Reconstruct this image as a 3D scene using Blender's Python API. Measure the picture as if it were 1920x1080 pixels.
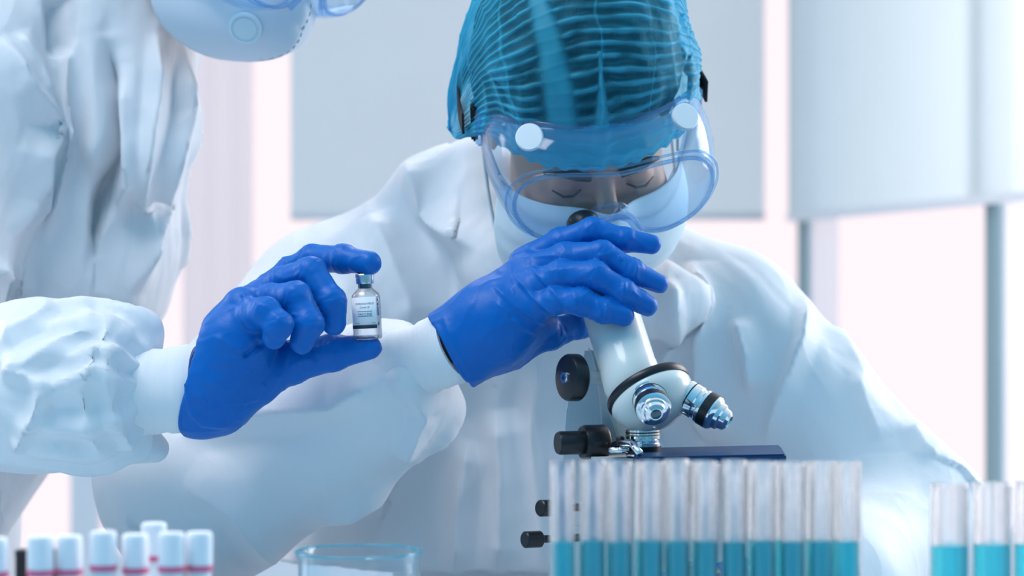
import bpy, bmesh, math, random
import numpy as np
from mathutils import Vector, Matrix, Euler

for _o in list(bpy.data.objects):
    bpy.data.objects.remove(_o)
SC = bpy.context.scene
COL = SC.collection
R = math.radians

# ------------------------------------------------------------------ camera
CAM_Z = 1.02
FPX = 85.0 / 36.0 * 1920.0
cam_d = bpy.data.cameras.new('camera')
cam_d.lens = 85.0
cam_d.sensor_width = 36.0
cam_d.clip_start = 0.05
cam_d.dof.use_dof = True
cam_d.dof.focus_distance = 1.96
cam_d.dof.aperture_fstop = 5.6
cam = bpy.data.objects.new('camera', cam_d)
cam.location = (0, -2.0, CAM_Z)
cam.rotation_euler = (R(90), 0, 0)
COL.objects.link(cam)
SC.camera = cam

# ------------------------------------------------------------------ view, world, lights
SC.view_settings.view_transform = 'Standard'
SC.view_settings.look = 'None'
SC.view_settings.gamma = 1.0
SC.view_settings.use_curve_mapping = False
SC.view_settings.exposure = 0.0
SC.cycles.use_denoising = True
SC.cycles.max_bounces = 12
SC.cycles.transmission_bounces = 12
SC.cycles.transparent_max_bounces = 24
SC.cycles.diffuse_bounces = 3
SC.cycles.glossy_bounces = 4
SC.cycles.caustics_reflective = False
SC.cycles.caustics_refractive = True
SC.cycles.blur_glossy = 1.0
SC.cycles.sample_clamp_indirect = 6.0

W = bpy.data.worlds.new('world')
SC.world = W
W.use_nodes = True
nt = W.node_tree
nt.nodes.clear()
_tc = nt.nodes.new('ShaderNodeTexCoord')
_sp = nt.nodes.new('ShaderNodeSeparateXYZ')
_mr = nt.nodes.new('ShaderNodeMapRange')
_mr.inputs['From Min'].default_value = -0.75
_mr.inputs['From Max'].default_value = 0.75
_cr = nt.nodes.new('ShaderNodeValToRGB')
_cr.color_ramp.elements[0].position = 0.0
_cr.color_ramp.elements[0].color = (0.15, 0.51, 0.80, 1)
_cr.color_ramp.elements[1].position = 1.0
_cr.color_ramp.elements[1].color = (1.38, 1.20, 1.26, 1)
_e = _cr.color_ramp.elements.new(0.5)
_e.color = (0.55, 0.84, 1.02, 1)
_bg = nt.nodes.new('ShaderNodeBackground')
_bg.inputs['Strength'].default_value = 0.78
_wo = nt.nodes.new('ShaderNodeOutputWorld')
nt.links.new(_tc.outputs['Generated'], _sp.inputs[0])
nt.links.new(_sp.outputs['Y'], _mr.inputs['Value'])
nt.links.new(_mr.outputs[0], _cr.inputs[0])
_mz = nt.nodes.new('ShaderNodeMapRange')
_mz.inputs['From Min'].default_value = -0.6
_mz.inputs['From Max'].default_value = 0.6
_mz.inputs['To Min'].default_value = 0.38
_mz.inputs['To Max'].default_value = 1.25
_my = nt.nodes.new('ShaderNodeMapRange')        # the outdoor side stays evenly bright
_my.inputs['From Min'].default_value = 0.2
_my.inputs['From Max'].default_value = 0.7
_ml = nt.nodes.new('ShaderNodeMix')
nt.links.new(_sp.outputs['Z'], _mz.inputs['Value'])
nt.links.new(_sp.outputs['Y'], _my.inputs['Value'])
nt.links.new(_my.outputs[0], _ml.inputs['Factor'])
nt.links.new(_mz.outputs[0], _ml.inputs['A'])
_ml.inputs['B'].default_value = 1.0
_vm = nt.nodes.new('ShaderNodeVectorMath')
_vm.operation = 'SCALE'
nt.links.new(_cr.outputs[0], _vm.inputs[0])
nt.links.new(_ml.outputs[0], _vm.inputs['Scale'])
nt.links.new(_vm.outputs[0], _bg.inputs['Color'])
nt.links.new(_bg.outputs[0], _wo.inputs['Surface'])


def area(name, loc, target, sx, sy, power, color):
    l = bpy.data.lights.new(name, 'AREA')
    l.shape = 'RECTANGLE'
    l.size = sx
    l.size_y = sy
    l.energy = power
    l.color = color
    o = bpy.data.objects.new(name, l)
    o.location = loc
    o.rotation_euler = (Vector(target) - Vector(loc)).to_track_quat('-Z', 'Y').to_euler()
    COL.objects.link(o)
    return o


area('side_light', (2.4, 1.3, 1.9), (0.1, 0.2, 1.0), 1.6, 1.6, 66, (1.0, 0.95, 0.97))  # daylight from the side windows on the right
area('side_light', (-2.5, 1.5, 1.7), (0.0, -0.1, 0.95), 1.2, 1.6, 26, (1.0, 0.95, 0.97))  # added for streaks on the tubes and a bright torso edge; no window there
area('overhead_fill', (-0.9, -0.6, 2.6), (-0.2, 0.1, 0.95), 1.2, 0.6, 22, (1.0, 0.94, 0.96))  # unseen fill light added from above and in front
area('overhead_fill', (-0.2, 1.5, 2.6), (0.0, 0.3, 1.1), 1.4, 0.6, 17, (1.0, 0.94, 0.96))  # second added fill overhead, behind the figures


# ------------------------------------------------------------------ placing
def P(px, py, D):
    """world point seen at photo pixel (px,py) at distance D in front of the camera"""
    return Vector(((px - 960.0) * D / FPX, D - 2.0, CAM_Z - (py - 540.0) * D / FPX))


def proj(V):
    D = V[:, 1] + 2.0
    return 960 + V[:, 0] * FPX / D, 540 - (V[:, 2] - CAM_Z) * FPX / D


# ------------------------------------------------------------------ materials
MATS = {}


def nmat(name):
    m = bpy.data.materials.new(name)
    m.use_nodes = True
    MATS[name] = m
    return m, m.node_tree, m.node_tree.nodes['Principled BSDF']


def pmat(name, color, rough=0.5, metal=0.0, spec=0.5, bump=None, coat=0.0, sheen=0.0, trans=0.0, ior=1.45, sss=0.0):
    """bump = list of (type, scale, strength, distance, stretch)"""
    m, t, b = nmat(name)
    b.inputs['Base Color'].default_value = (*color, 1)
    b.inputs['Roughness'].default_value = rough
    b.inputs['Metallic'].default_value = metal
    b.inputs['Specular IOR Level'].default_value = spec
    b.inputs['Coat Weight'].default_value = coat
    b.inputs['Sheen Weight'].default_value = sheen
    b.inputs['Transmission Weight'].default_value = trans
    b.inputs['IOR'].default_value = ior
    # faint procedural tone variation
    tc = t.nodes.new('ShaderNodeTexCoord')
    nz = t.nodes.new('ShaderNodeTexNoise')
    nz.inputs['Scale'].default_value = 9.0
    t.links.new(tc.outputs['Object'], nz.inputs['Vector'])
    mx = t.nodes.new('ShaderNodeMix')
    mx.data_type = 'RGBA'
    mx.inputs['A'].default_value = (*[c * 0.96 for c in color], 1)
    mx.inputs['B'].default_value = (*[min(1, c * 1.03) for c in color], 1)
    t.links.new(nz.outputs['Fac'], mx.inputs['Factor'])
    t.links.new(mx.outputs['Result'], b.inputs['Base Color'])
    prev = None
    for (ty, sc, st, di, stretch) in (bump or []):
        mp = t.nodes.new('ShaderNodeMapping')
        mp.inputs['Scale'].default_value = stretch
        t.links.new(tc.outputs['Object'], mp.inputs['Vector'])
        src = mp.outputs[0]
        if ty == 'voronoi':
            # distort so that cell borders read as paper creases
            n2 = t.nodes.new('ShaderNodeTexNoise')
            n2.inputs['Scale'].default_value = sc * 0.6
            t.links.new(src, n2.inputs['Vector'])
            ad = t.nodes.new('ShaderNodeVectorMath')
            ad.operation = 'MULTIPLY_ADD'
            t.links.new(n2.outputs['Color'], ad.inputs[0])
            ad.inputs[1].default_value = (1.2 / sc,) * 3
            t.links.new(src, ad.inputs[2])
            tx = t.nodes.new('ShaderNodeTexVoronoi')
            tx.feature = 'F1'
            t.links.new(ad.outputs[0], tx.inputs['Vector'])
            out = tx.outputs['Distance']
        elif ty == 'wave':
            tx = t.nodes.new('ShaderNodeTexWave')
            tx.inputs['Distortion'].default_value = 0.6
            tx.inputs['Detail'].default_value = 1.0
            t.links.new(src, tx.inputs['Vector'])
            out = tx.outputs['Fac']
        else:
            tx = t.nodes.new('ShaderNodeTexNoise')
            tx.inputs['Detail'].default_value = 4.0
            t.links.new(src, tx.inputs['Vector'])
            out = tx.outputs['Fac']
        tx.inputs['Scale'].default_value = sc
        bp = t.nodes.new('ShaderNodeBump')
        bp.inputs['Strength'].default_value = st
        bp.inputs['Distance'].default_value = di
        t.links.new(out, bp.inputs['Height'])
        if prev:
            t.links.new(prev.outputs[0], bp.inputs['Normal'])
        prev = bp
    if prev:
        t.links.new(prev.outputs[0], b.inputs['Normal'])
    return m


def cloth_mat(name, color, transl=0.25, rough=0.6, bump=None):
    """thin non-woven sheet: diffuse + some light let through + soft gloss"""
    m = pmat(name, color, rough=rough, spec=0.35, bump=bump)
    t = m.node_tree
    b = t.nodes['Principled BSDF']
    tr = t.nodes.new('ShaderNodeBsdfTranslucent')
    tr.inputs['Color'].default_value = (*color, 1)
    mx = t.nodes.new('ShaderNodeMixShader')
    mx.inputs[0].default_value = transl
    t.links.new(b.outputs[0], mx.inputs[1])
    t.links.new(tr.outputs[0], mx.inputs[2])
    t.links.new(mx.outputs[0], t.nodes['Material Output'].inputs[0])
    return m


def sheer(m, f):
    t = m.node_tree
    out = t.nodes['Material Output']
    src = out.inputs[0].links[0].from_socket
    tr = t.nodes.new('ShaderNodeBsdfTransparent')
    mx = t.nodes.new('ShaderNodeMixShader')
    mx.inputs[0].default_value = f
    t.links.new(src, mx.inputs[1])
    t.links.new(tr.outputs[0], mx.inputs[2])
    t.links.new(mx.outputs[0], out.inputs[0])


def clear_mat(name, tint, edge, refl=1.0, rough=0.04, blend=0.35, haze=0.0, ehaze=0.4, hcol=(0.80, 0.90, 0.98), pw=3.5):
    """thin clear plastic: see-through face on, tinted, hazier and glossier at grazing angles"""
    m = bpy.data.materials.new(name)
    m.use_nodes = True
    MATS[name] = m
    t = m.node_tree
    t.nodes.remove(t.nodes['Principled BSDF'])
    tr = t.nodes.new('ShaderNodeBsdfTransparent')
    lw = t.nodes.new('ShaderNodeLayerWeight')
    lw.inputs['Blend'].default_value = blend
    cm = t.nodes.new('ShaderNodeMix')
    cm.data_type = 'RGBA'
    cm.inputs['A'].default_value = (*tint, 1)
    cm.inputs['B'].default_value = (*edge, 1)
    t.links.new(lw.outputs['Facing'], cm.inputs['Factor'])
    t.links.new(cm.outputs['Result'], tr.inputs['Color'])
    gl = t.nodes.new('ShaderNodeBsdfGlossy')
    gl.inputs['Roughness'].default_value = rough
    df = t.nodes.new('ShaderNodeBsdfDiffuse')
    df.inputs['Color'].default_value = (*hcol, 1)
    tl = t.nodes.new('ShaderNodeBsdfTranslucent')
    tl.inputs['Color'].default_value = (*hcol, 1)
    dm = t.nodes.new('ShaderNodeMixShader')
    t.links.new(df.outputs[0], dm.inputs[1])
    t.links.new(tl.outputs[0], dm.inputs[2])
    hz = t.nodes.new('ShaderNodeMath')
    hz.operation = 'MULTIPLY_ADD'
    hz.inputs[1].default_value = ehaze
    hz.inputs[2].default_value = haze
    hp_ = t.nodes.new('ShaderNodeMath')
    hp_.operation = 'POWER'
    hp_.inputs[1].default_value = 2.0
    t.links.new(lw.outputs['Facing'], hp_.inputs[0])
    t.links.new(hp_.outputs[0], hz.inputs[0])
    m1 = t.nodes.new('ShaderNodeMixShader')
    t.links.new(hz.outputs[0], m1.inputs[0])
    t.links.new(tr.outputs[0], m1.inputs[1])
    t.links.new(dm.outputs[0], m1.inputs[2])
    lf = t.nodes.new('ShaderNodeLayerWeight')
    lf.inputs['Blend'].default_value = 0.5
    fr = t.nodes.new('ShaderNodeMath')
    fr.operation = 'POWER'
    fr.inputs[1].default_value = pw
    t.links.new(lf.outputs['Facing'], fr.inputs[0])
    mu = t.nodes.new('ShaderNodeMath')
    mu.operation = 'MULTIPLY_ADD'
    mu.inputs[1].default_value = 0.75 * refl
    mu.inputs[2].default_value = 0.035 * refl
    mu.use_clamp = True
    t.links.new(fr.outputs[0], mu.inputs[0])
    m2 = t.nodes.new('ShaderNodeMixShader')
    t.links.new(mu.outputs[0], m2.inputs[0])
    t.links.new(m1.outputs[0], m2.inputs[1])
    t.links.new(gl.outputs[0], m2.inputs[2])
    t.links.new(m2.outputs[0], t.nodes['Material Output'].inputs[0])
    return m


def glass_mat(name, color, ior=1.47, rough=0.0):
    m, t, b = nmat(name)
    g = t.nodes.new('ShaderNodeBsdfGlass')
    g.inputs['Color'].default_value = (*color, 1)
    g.inputs['IOR'].default_value = ior
    g.inputs['Roughness'].default_value = rough
    t.nodes.remove(b)
    t.links.new(g.outputs[0], t.nodes['Material Output'].inputs[0])
    return m


SUIT_W = (0.85, 0.88, 0.92)
suit = cloth_mat('white_coverall_fabric', SUIT_W, 0.12, 0.5, bump=[
    ('voronoi', 13, 0.40, 0.014, (1, 1, 0.5)), ('noise', 26, 0.25, 0.006, (1.4, 1.4, 0.6)),
    ('noise', 1500, 0.08, 0.0004, (1, 1, 1))])
suit2 = cloth_mat('standing_coverall_fabric', SUIT_W, 0.12, 0.42, bump=[
    ('voronoi', 17, 0.55, 0.014, (1, 1, 0.6)), ('noise', 34, 0.3, 0.006, (1, 1, 0.7)),
    ('noise', 1500, 0.08, 0.0004, (1, 1, 1))])
knit = cloth_mat('white_knit', (0.85, 0.87, 0.90), 0.05, 0.9, bump=[
    ('wave', 260, 0.25, 0.0006, (0.15, 0.15, 1)), ('wave', 300, 0.25, 0.0006, (1, 0.1, 0.1)), ('noise', 60, 0.2, 0.002, (1, 1, 1))])
nitrile = pmat('blue_nitrile', (0.0, 0.130, 0.50), rough=0.42, spec=0.3, bump=[
    ('noise', 60, 0.25, 0.003, (1, 1, 1)), ('voronoi', 70, 0.12, 0.002, (1, 1, 1)), ('noise', 900, 0.06, 0.0003, (1, 1, 1))])
skin = pmat('skin', (0.50, 0.27, 0.20), rough=0.5, bump=[('noise', 200, 0.1, 0.001, (1, 1, 1))])
hair_m = pmat('dark_hair', (0.012, 0.016, 0.02), rough=0.55, bump=[('noise', 60, 0.8, 0.004, (1, 0.15, 0.4)), ('noise', 400, 0.5, 0.001, (1, 0.1, 0.3))])
mask_w = cloth_mat('pale_mask_fabric', (0.72, 0.86, 0.93), 0.12, 0.7, bump=[('noise', 700, 0.15, 0.0004, (1, 1, 1)), ('noise', 40, 0.2, 0.003, (1, 1, 1))])
mask_n = cloth_mat('respirator_fabric', (0.66, 0.76, 0.86), 0.08, 0.7, bump=[('noise', 900, 0.2, 0.0004, (1, 1, 1)), ('noise', 30, 0.15, 0.004, (1, 1, 1))])
goggle_m = clear_mat('clear_goggle_body', (0.96, 0.985, 1.0), (0.55, 0.80, 1.0), refl=0.7, rough=0.07, blend=0.35, haze=0.0, ehaze=0.30)
lens_m = clear_mat('clear_lens', (0.99, 0.99, 1.0), (0.85, 0.93, 1.0), refl=0.6, rough=0.03, blend=0.25, haze=0.03, ehaze=0.25)
rim_m = clear_mat('blue_clear_rim', (0.80, 0.92, 1.0), (0.34, 0.62, 0.93), refl=0.9, rough=0.06, blend=0.5, haze=0.10, ehaze=0.40, hcol=(0.50, 0.75, 0.95))
rim_c = clear_mat('cyan_rim_reflection', (0.85, 0.97, 1.0), (0.20, 0.72, 0.85), refl=1.0, rough=0.05, blend=0.5, haze=0.1, ehaze=0.4, hcol=(0.25, 0.75, 0.88))  # cyan reflection on the beaker rim, painted in as a tint
white_pl = pmat('white_plastic', (0.86, 0.89, 0.92), rough=0.4)
black_pl = pmat('black_plastic', (0.008, 0.011, 0.016), rough=0.35)
strap_m = pmat('black_elastic', (0.012, 0.014, 0.02), rough=0.8, bump=[('wave', 300, 0.4, 0.0005, (1, 1, 1))])
enamel = pmat('ivory_enamel', (0.66, 0.72, 0.72), rough=0.3, coat=0.3)
enamel_g = pmat('grey_enamel', (0.60, 0.67, 0.72), rough=0.35)
chrome = pmat('chrome', (0.80, 0.84, 0.88), rough=0.12, metal=1.0)
steel_d = pmat('dark_steel', (0.25, 0.28, 0.32), rough=0.25, metal=1.0)
brass = pmat('amber_band', (0.6, 0.25, 0.06), rough=0.4)
stage_m = pmat('stage_black', (0.006, 0.045, 0.13), rough=0.55, spec=0.2)
lens_g = pmat('objective_glass', (0.02, 0.08, 0.12), rough=0.03, coat=1.0)
glass = clear_mat('clear_glass', (0.99, 0.995, 1.0), (0.90, 0.94, 0.97), refl=1.3, rough=0.015, blend=0.45, haze=0.0, ehaze=0.75, hcol=(1.0, 0.97, 0.99), pw=2.6)  # white edge haze paints in the bright reflected streaks along the glass
_t = glass.node_tree
_o = _t.nodes['Material Output']; _s = _o.inputs[0].links[0].from_socket
_g = _t.nodes.new('ShaderNodeBsdfGlass'); _g.inputs['IOR'].default_value = 1.47; _g.inputs['Roughness'].default_value = 0.0
_x = _t.nodes.new('ShaderNodeMixShader'); _x.inputs[0].default_value = 0.5
_t.links.new(_s, _x.inputs[1]); _t.links.new(_g.outputs[0], _x.inputs[2]); _t.links.new(_x.outputs[0], _o.inputs[0])
glass_b = clear_mat('beaker_glass', (0.97, 0.99, 1.0), (0.66, 0.86, 0.95), refl=1.1, rough=0.015, blend=0.25, haze=0.0, ehaze=0.25, hcol=(0.85, 0.95, 1.0))
liquid = glass_mat('cyan_liquid', (0.35, 0.95, 1.0), 1.33)
_t = liquid.node_tree
_g = [n for n in _t.nodes if n.type == 'BSDF_GLASS'][0]
_p = _t.nodes.new('ShaderNodeBsdfTransparent'); _p.inputs['Color'].default_value = (0.34, 0.94, 1.0, 1)
_d = _t.nodes.new('ShaderNodeBsdfDiffuse'); _d.inputs['Color'].default_value = (0.0, 0.82, 1.0, 1)
_l = _t.nodes.new('ShaderNodeBsdfTranslucent'); _l.inputs['Color'].default_value = (0.0, 0.86, 1.0, 1)
_a = _t.nodes.new('ShaderNodeMixShader'); _t.links.new(_d.outputs[0], _a.inputs[1]); _t.links.new(_l.outputs[0], _a.inputs[2])
_b = _t.nodes.new('ShaderNodeMixShader'); _b.inputs[0].default_value = 0.55
_t.links.new(_p.outputs[0], _b.inputs[1]); _t.links.new(_g.outputs[0], _b.inputs[2])
_m = _t.nodes.new('ShaderNodeMixShader'); _m.inputs[0].default_value = 0.42
_t.links.new(_b.outputs[0], _m.inputs[1]); _t.links.new(_a.outputs[0], _m.inputs[2])
_t.links.new(_m.outputs[0], _t.nodes['Material Output'].inputs[0])
blood_m = pmat('clear_tube_plastic', (0.75, 0.82, 0.88), rough=0.2)
cap_w = pmat('white_cap', (0.84, 0.88, 0.94), rough=0.45)
pink_m = pmat('pink_band', (0.72, 0.13, 0.27), rough=0.5)
label_m = pmat('label_paper', (0.82, 0.86, 0.90), rough=0.55)
ink = pmat('dark_ink', (0.01, 0.03, 0.06), rough=0.6)
ink_b = pmat('teal_ink', (0.02, 0.10, 0.20), rough=0.6)
stopper_m = pmat('teal_rubber', (0.01, 0.10, 0.16), rough=0.3)
alu = pmat('aluminium_seal', (0.75, 0.80, 0.85), rough=0.25, metal=1.0)
wall_m = pmat('white_wall_paint', (0.80, 0.80, 0.84), rough=0.8)
floor_m = pmat('grey_floor', (0.45, 0.50, 0.55), rough=0.4)
table_m = pmat('white_table_top', (0.50, 0.64, 0.72), rough=0.35)
frame_m = pmat('window_frame_white', (0.80, 0.79, 0.82), rough=0.5)
frame_d = pmat('window_frame_grey', (0.22, 0.33, 0.36), rough=0.5)
blind_m = cloth_mat('grey_blind_fabric', (0.90, 0.93, 0.93), 0.48, 0.9, bump=[('noise', 300, 0.1, 0.001, (1, 1, 1))])
curtain_m = cloth_mat('pale_curtain', (0.93, 0.90, 0.93), 0.6, 0.9)
sheer(curtain_m, 0.56)
sheer(blind_m, 0.12)
rack_m = pmat('rack_plastic', (0.80, 0.84, 0.88), rough=0.4)
stool_m = pmat('stool_vinyl', (0.06, 0.07, 0.09), rough=0.5)


# ------------------------------------------------------------------ mesh helpers
def new_obj(name, me, mat, parent=None, smooth=True):
    o = bpy.data.objects.new(name, me)
    COL.objects.link(o)
    if mat is not None:
        me.materials.append(mat)
    if smooth:
        me.shade_smooth()
    if parent is not None:
        o.parent = parent
        o.matrix_parent_inverse = Matrix.Identity(4)
        o.matrix_basis = parent_world(parent).inverted()
    return o


WORLD = {}


def parent_world(o):
    """world matrix of an object without a depsgraph update"""
    m = o.matrix_basis.copy()
    p = o.parent
    while p is not None:
        m = p.matrix_basis @ m
        p = p.parent
    return m


def np_mesh(name, V, F, mat, parent=None, smooth=True):
    """V (n,3) world space, F (m,4) quads or (m,3)"""
    me = bpy.data.meshes.new(name)
    V = np.ascontiguousarray(V, dtype=np.float32)
    F = np.ascontiguousarray(F, dtype=np.int32)
    k = F.shape[1]
    me.vertices.add(len(V))
    me.vertices.foreach_set('co', V.ravel())
    me.loops.add(F.size)
    me.loops.foreach_set('vertex_index', F.ravel())
    me.polygons.add(len(F))
    me.polygons.foreach_set('loop_start', np.arange(0, F.size, k, dtype=np.int32))
    me.update(calc_edges=True)
    me.validate()
    return new_obj(name, me, mat, parent, smooth)


def bm_obj(name, bm, mat, parent=None, smooth=True, auto=None):
    bmesh.ops.recalc_face_normals(bm, faces=bm.faces)
    me = bpy.data.meshes.new(name)
    bm.to_mesh(me)
    bm.free()
    o = new_obj(name, me, mat, parent, smooth)
    if auto is not None:
        for e in me.edges:
            pass
        me.set_sharp_from_angle(angle=R(auto))
    return o


def empty(name, loc=(0, 0, 0)):
    o = bpy.data.objects.new(name, None)
    o.empty_display_size = 0.05
    o.location = loc
    COL.objects.link(o)
    return o


def tag(o, label=None, cat=None, group=None, kind=None):
    if label: o['label'] = label
    if cat: o['category'] = cat
    if group: o['group'] = group
    if kind: o['kind'] = kind
    return o


def axis_frame(axis, up=(0, 0, 1)):
    z = Vector(axis).normalized()
    u = Vector(up)
    if abs(z.dot(u)) > 0.97:
        u = Vector((0, 1, 0))
    x = u.cross(z).normalized()
    y = z.cross(x)
    return Matrix((x, y, z)).transposed().to_4x4()


def lathe(bm, profile, origin=(0, 0, 0), axis=(0, 0, 1), seg=48, closed=False):
    """profile list of (r, h) revolved about axis; r=0 makes a pole. closed joins last to first"""
    M = Matrix.Translation(Vector(origin)) @ axis_frame(axis)
    rings = []
    for (r, h) in profile:
        if r <= 1e-7:
            rings.append([bm.verts.new(M @ Vector((0, 0, h)))])
        else:
            rings.append([bm.verts.new(M @ Vector((r * math.cos(2 * math.pi * i / seg), r * math.sin(2 * math.pi * i / seg), h))) for i in range(seg)])
    n = len(rings)
    for a in range(n if closed else n - 1):
        A, B = rings[a], rings[(a + 1) % n]
        for i in range(seg):
            j = (i + 1) % seg
            if len(A) == 1 and len(B) == 1:
                continue
            if len(A) == 1:
                bm.faces.new((A[0], B[i], B[j]))
            elif len(B) == 1:
                bm.faces.new((A[i], A[j], B[0]))
            else:
                bm.faces.new((A[i], A[j], B[j], B[i]))
    return bm


def lathe_obj(name, profile, mat, parent=None, origin=(0, 0, 0), axis=(0, 0, 1), seg=48, closed=False, auto=35):
    bm = bmesh.new()
    lathe(bm, profile, origin, axis, seg, closed)
    return bm_obj(name, bm, mat, parent, True, auto)


def box(bm, c, s, M=None, bevel=0.0):
    """centre c, full size s"""
    r = bmesh.ops.create_cube(bm, size=1.0)
    vs = r['verts']
    for v in vs:
        p = Vector((v.co.x * s[0] + c[0], v.co.y * s[1] + c[1], v.co.z * s[2] + c[2]))
        v.co = (M @ p) if M is not None else p
    if bevel > 0:
        es = list({e for v in vs for e in v.link_edges})
        bmesh.ops.bevel(bm, geom=es, offset=bevel, segments=2, affect='EDGES')
    return bm


def tube_path(bm, pts, r, seg=12, closed=False):
    """sweep a circle along points; r number or list"""
    pts = [Vector(p) for p in pts]
    n = len(pts)
    rs = r if isinstance(r, (list, tuple)) else [r] * n
    rings = []
    prev = None
    for i, p in enumerate(pts):
        a = pts[(i - 1) % n] if (closed or i > 0) else p
        b = pts[(i + 1) % n] if (closed or i < n - 1) else p
        t = (b - a).normalized()
        if prev is None:
            u = Vector((0, 0, 1)) if abs(t.z) < 0.9 else Vector((1, 0, 0))
            x = u.cross(t).normalized()
        else:
            x = (prev - t * prev.dot(t)).normalized()
        prev = x
        y = t.cross(x)
        rings.append([bm.verts.new(p + (x * math.cos(2 * math.pi * k / seg) + y * math.sin(2 * math.pi * k / seg)) * rs[i]) for k in range(seg)])
    for i in range(n if closed else n - 1):
        A, B = rings[i], rings[(i + 1) % n]
        for k in range(seg):
            bm.faces.new((A[k], A[(k + 1) % seg], B[(k + 1) % seg], B[k]))
    if not closed:
        bm.faces.new(rings[0])
        bm.faces.new(rings[-1])
    return bm


def catmull(pts, n=8, closed=False):
    pts = [Vector(p) for p in pts]
    out = []
    m = len(pts)
    for i in range(m if closed else m - 1):
        def g(k):
            return pts[k % m] if closed else pts[min(max(k, 0), m - 1)]
        p0, p1, p2, p3 = g(i - 1), g(i), g(i + 1), g(i + 2)
        for j in range(n):
            t = j / n
            out.append(0.5 * ((2 * p1) + (p2 - p0) * t + (2 * p0 - 5 * p1 + 4 * p2 - p3) * t * t + (3 * p1 - p0 - 3 * p2 + p3) * t ** 3))
    if not closed:
        out.append(pts[-1])
    return out


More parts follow.
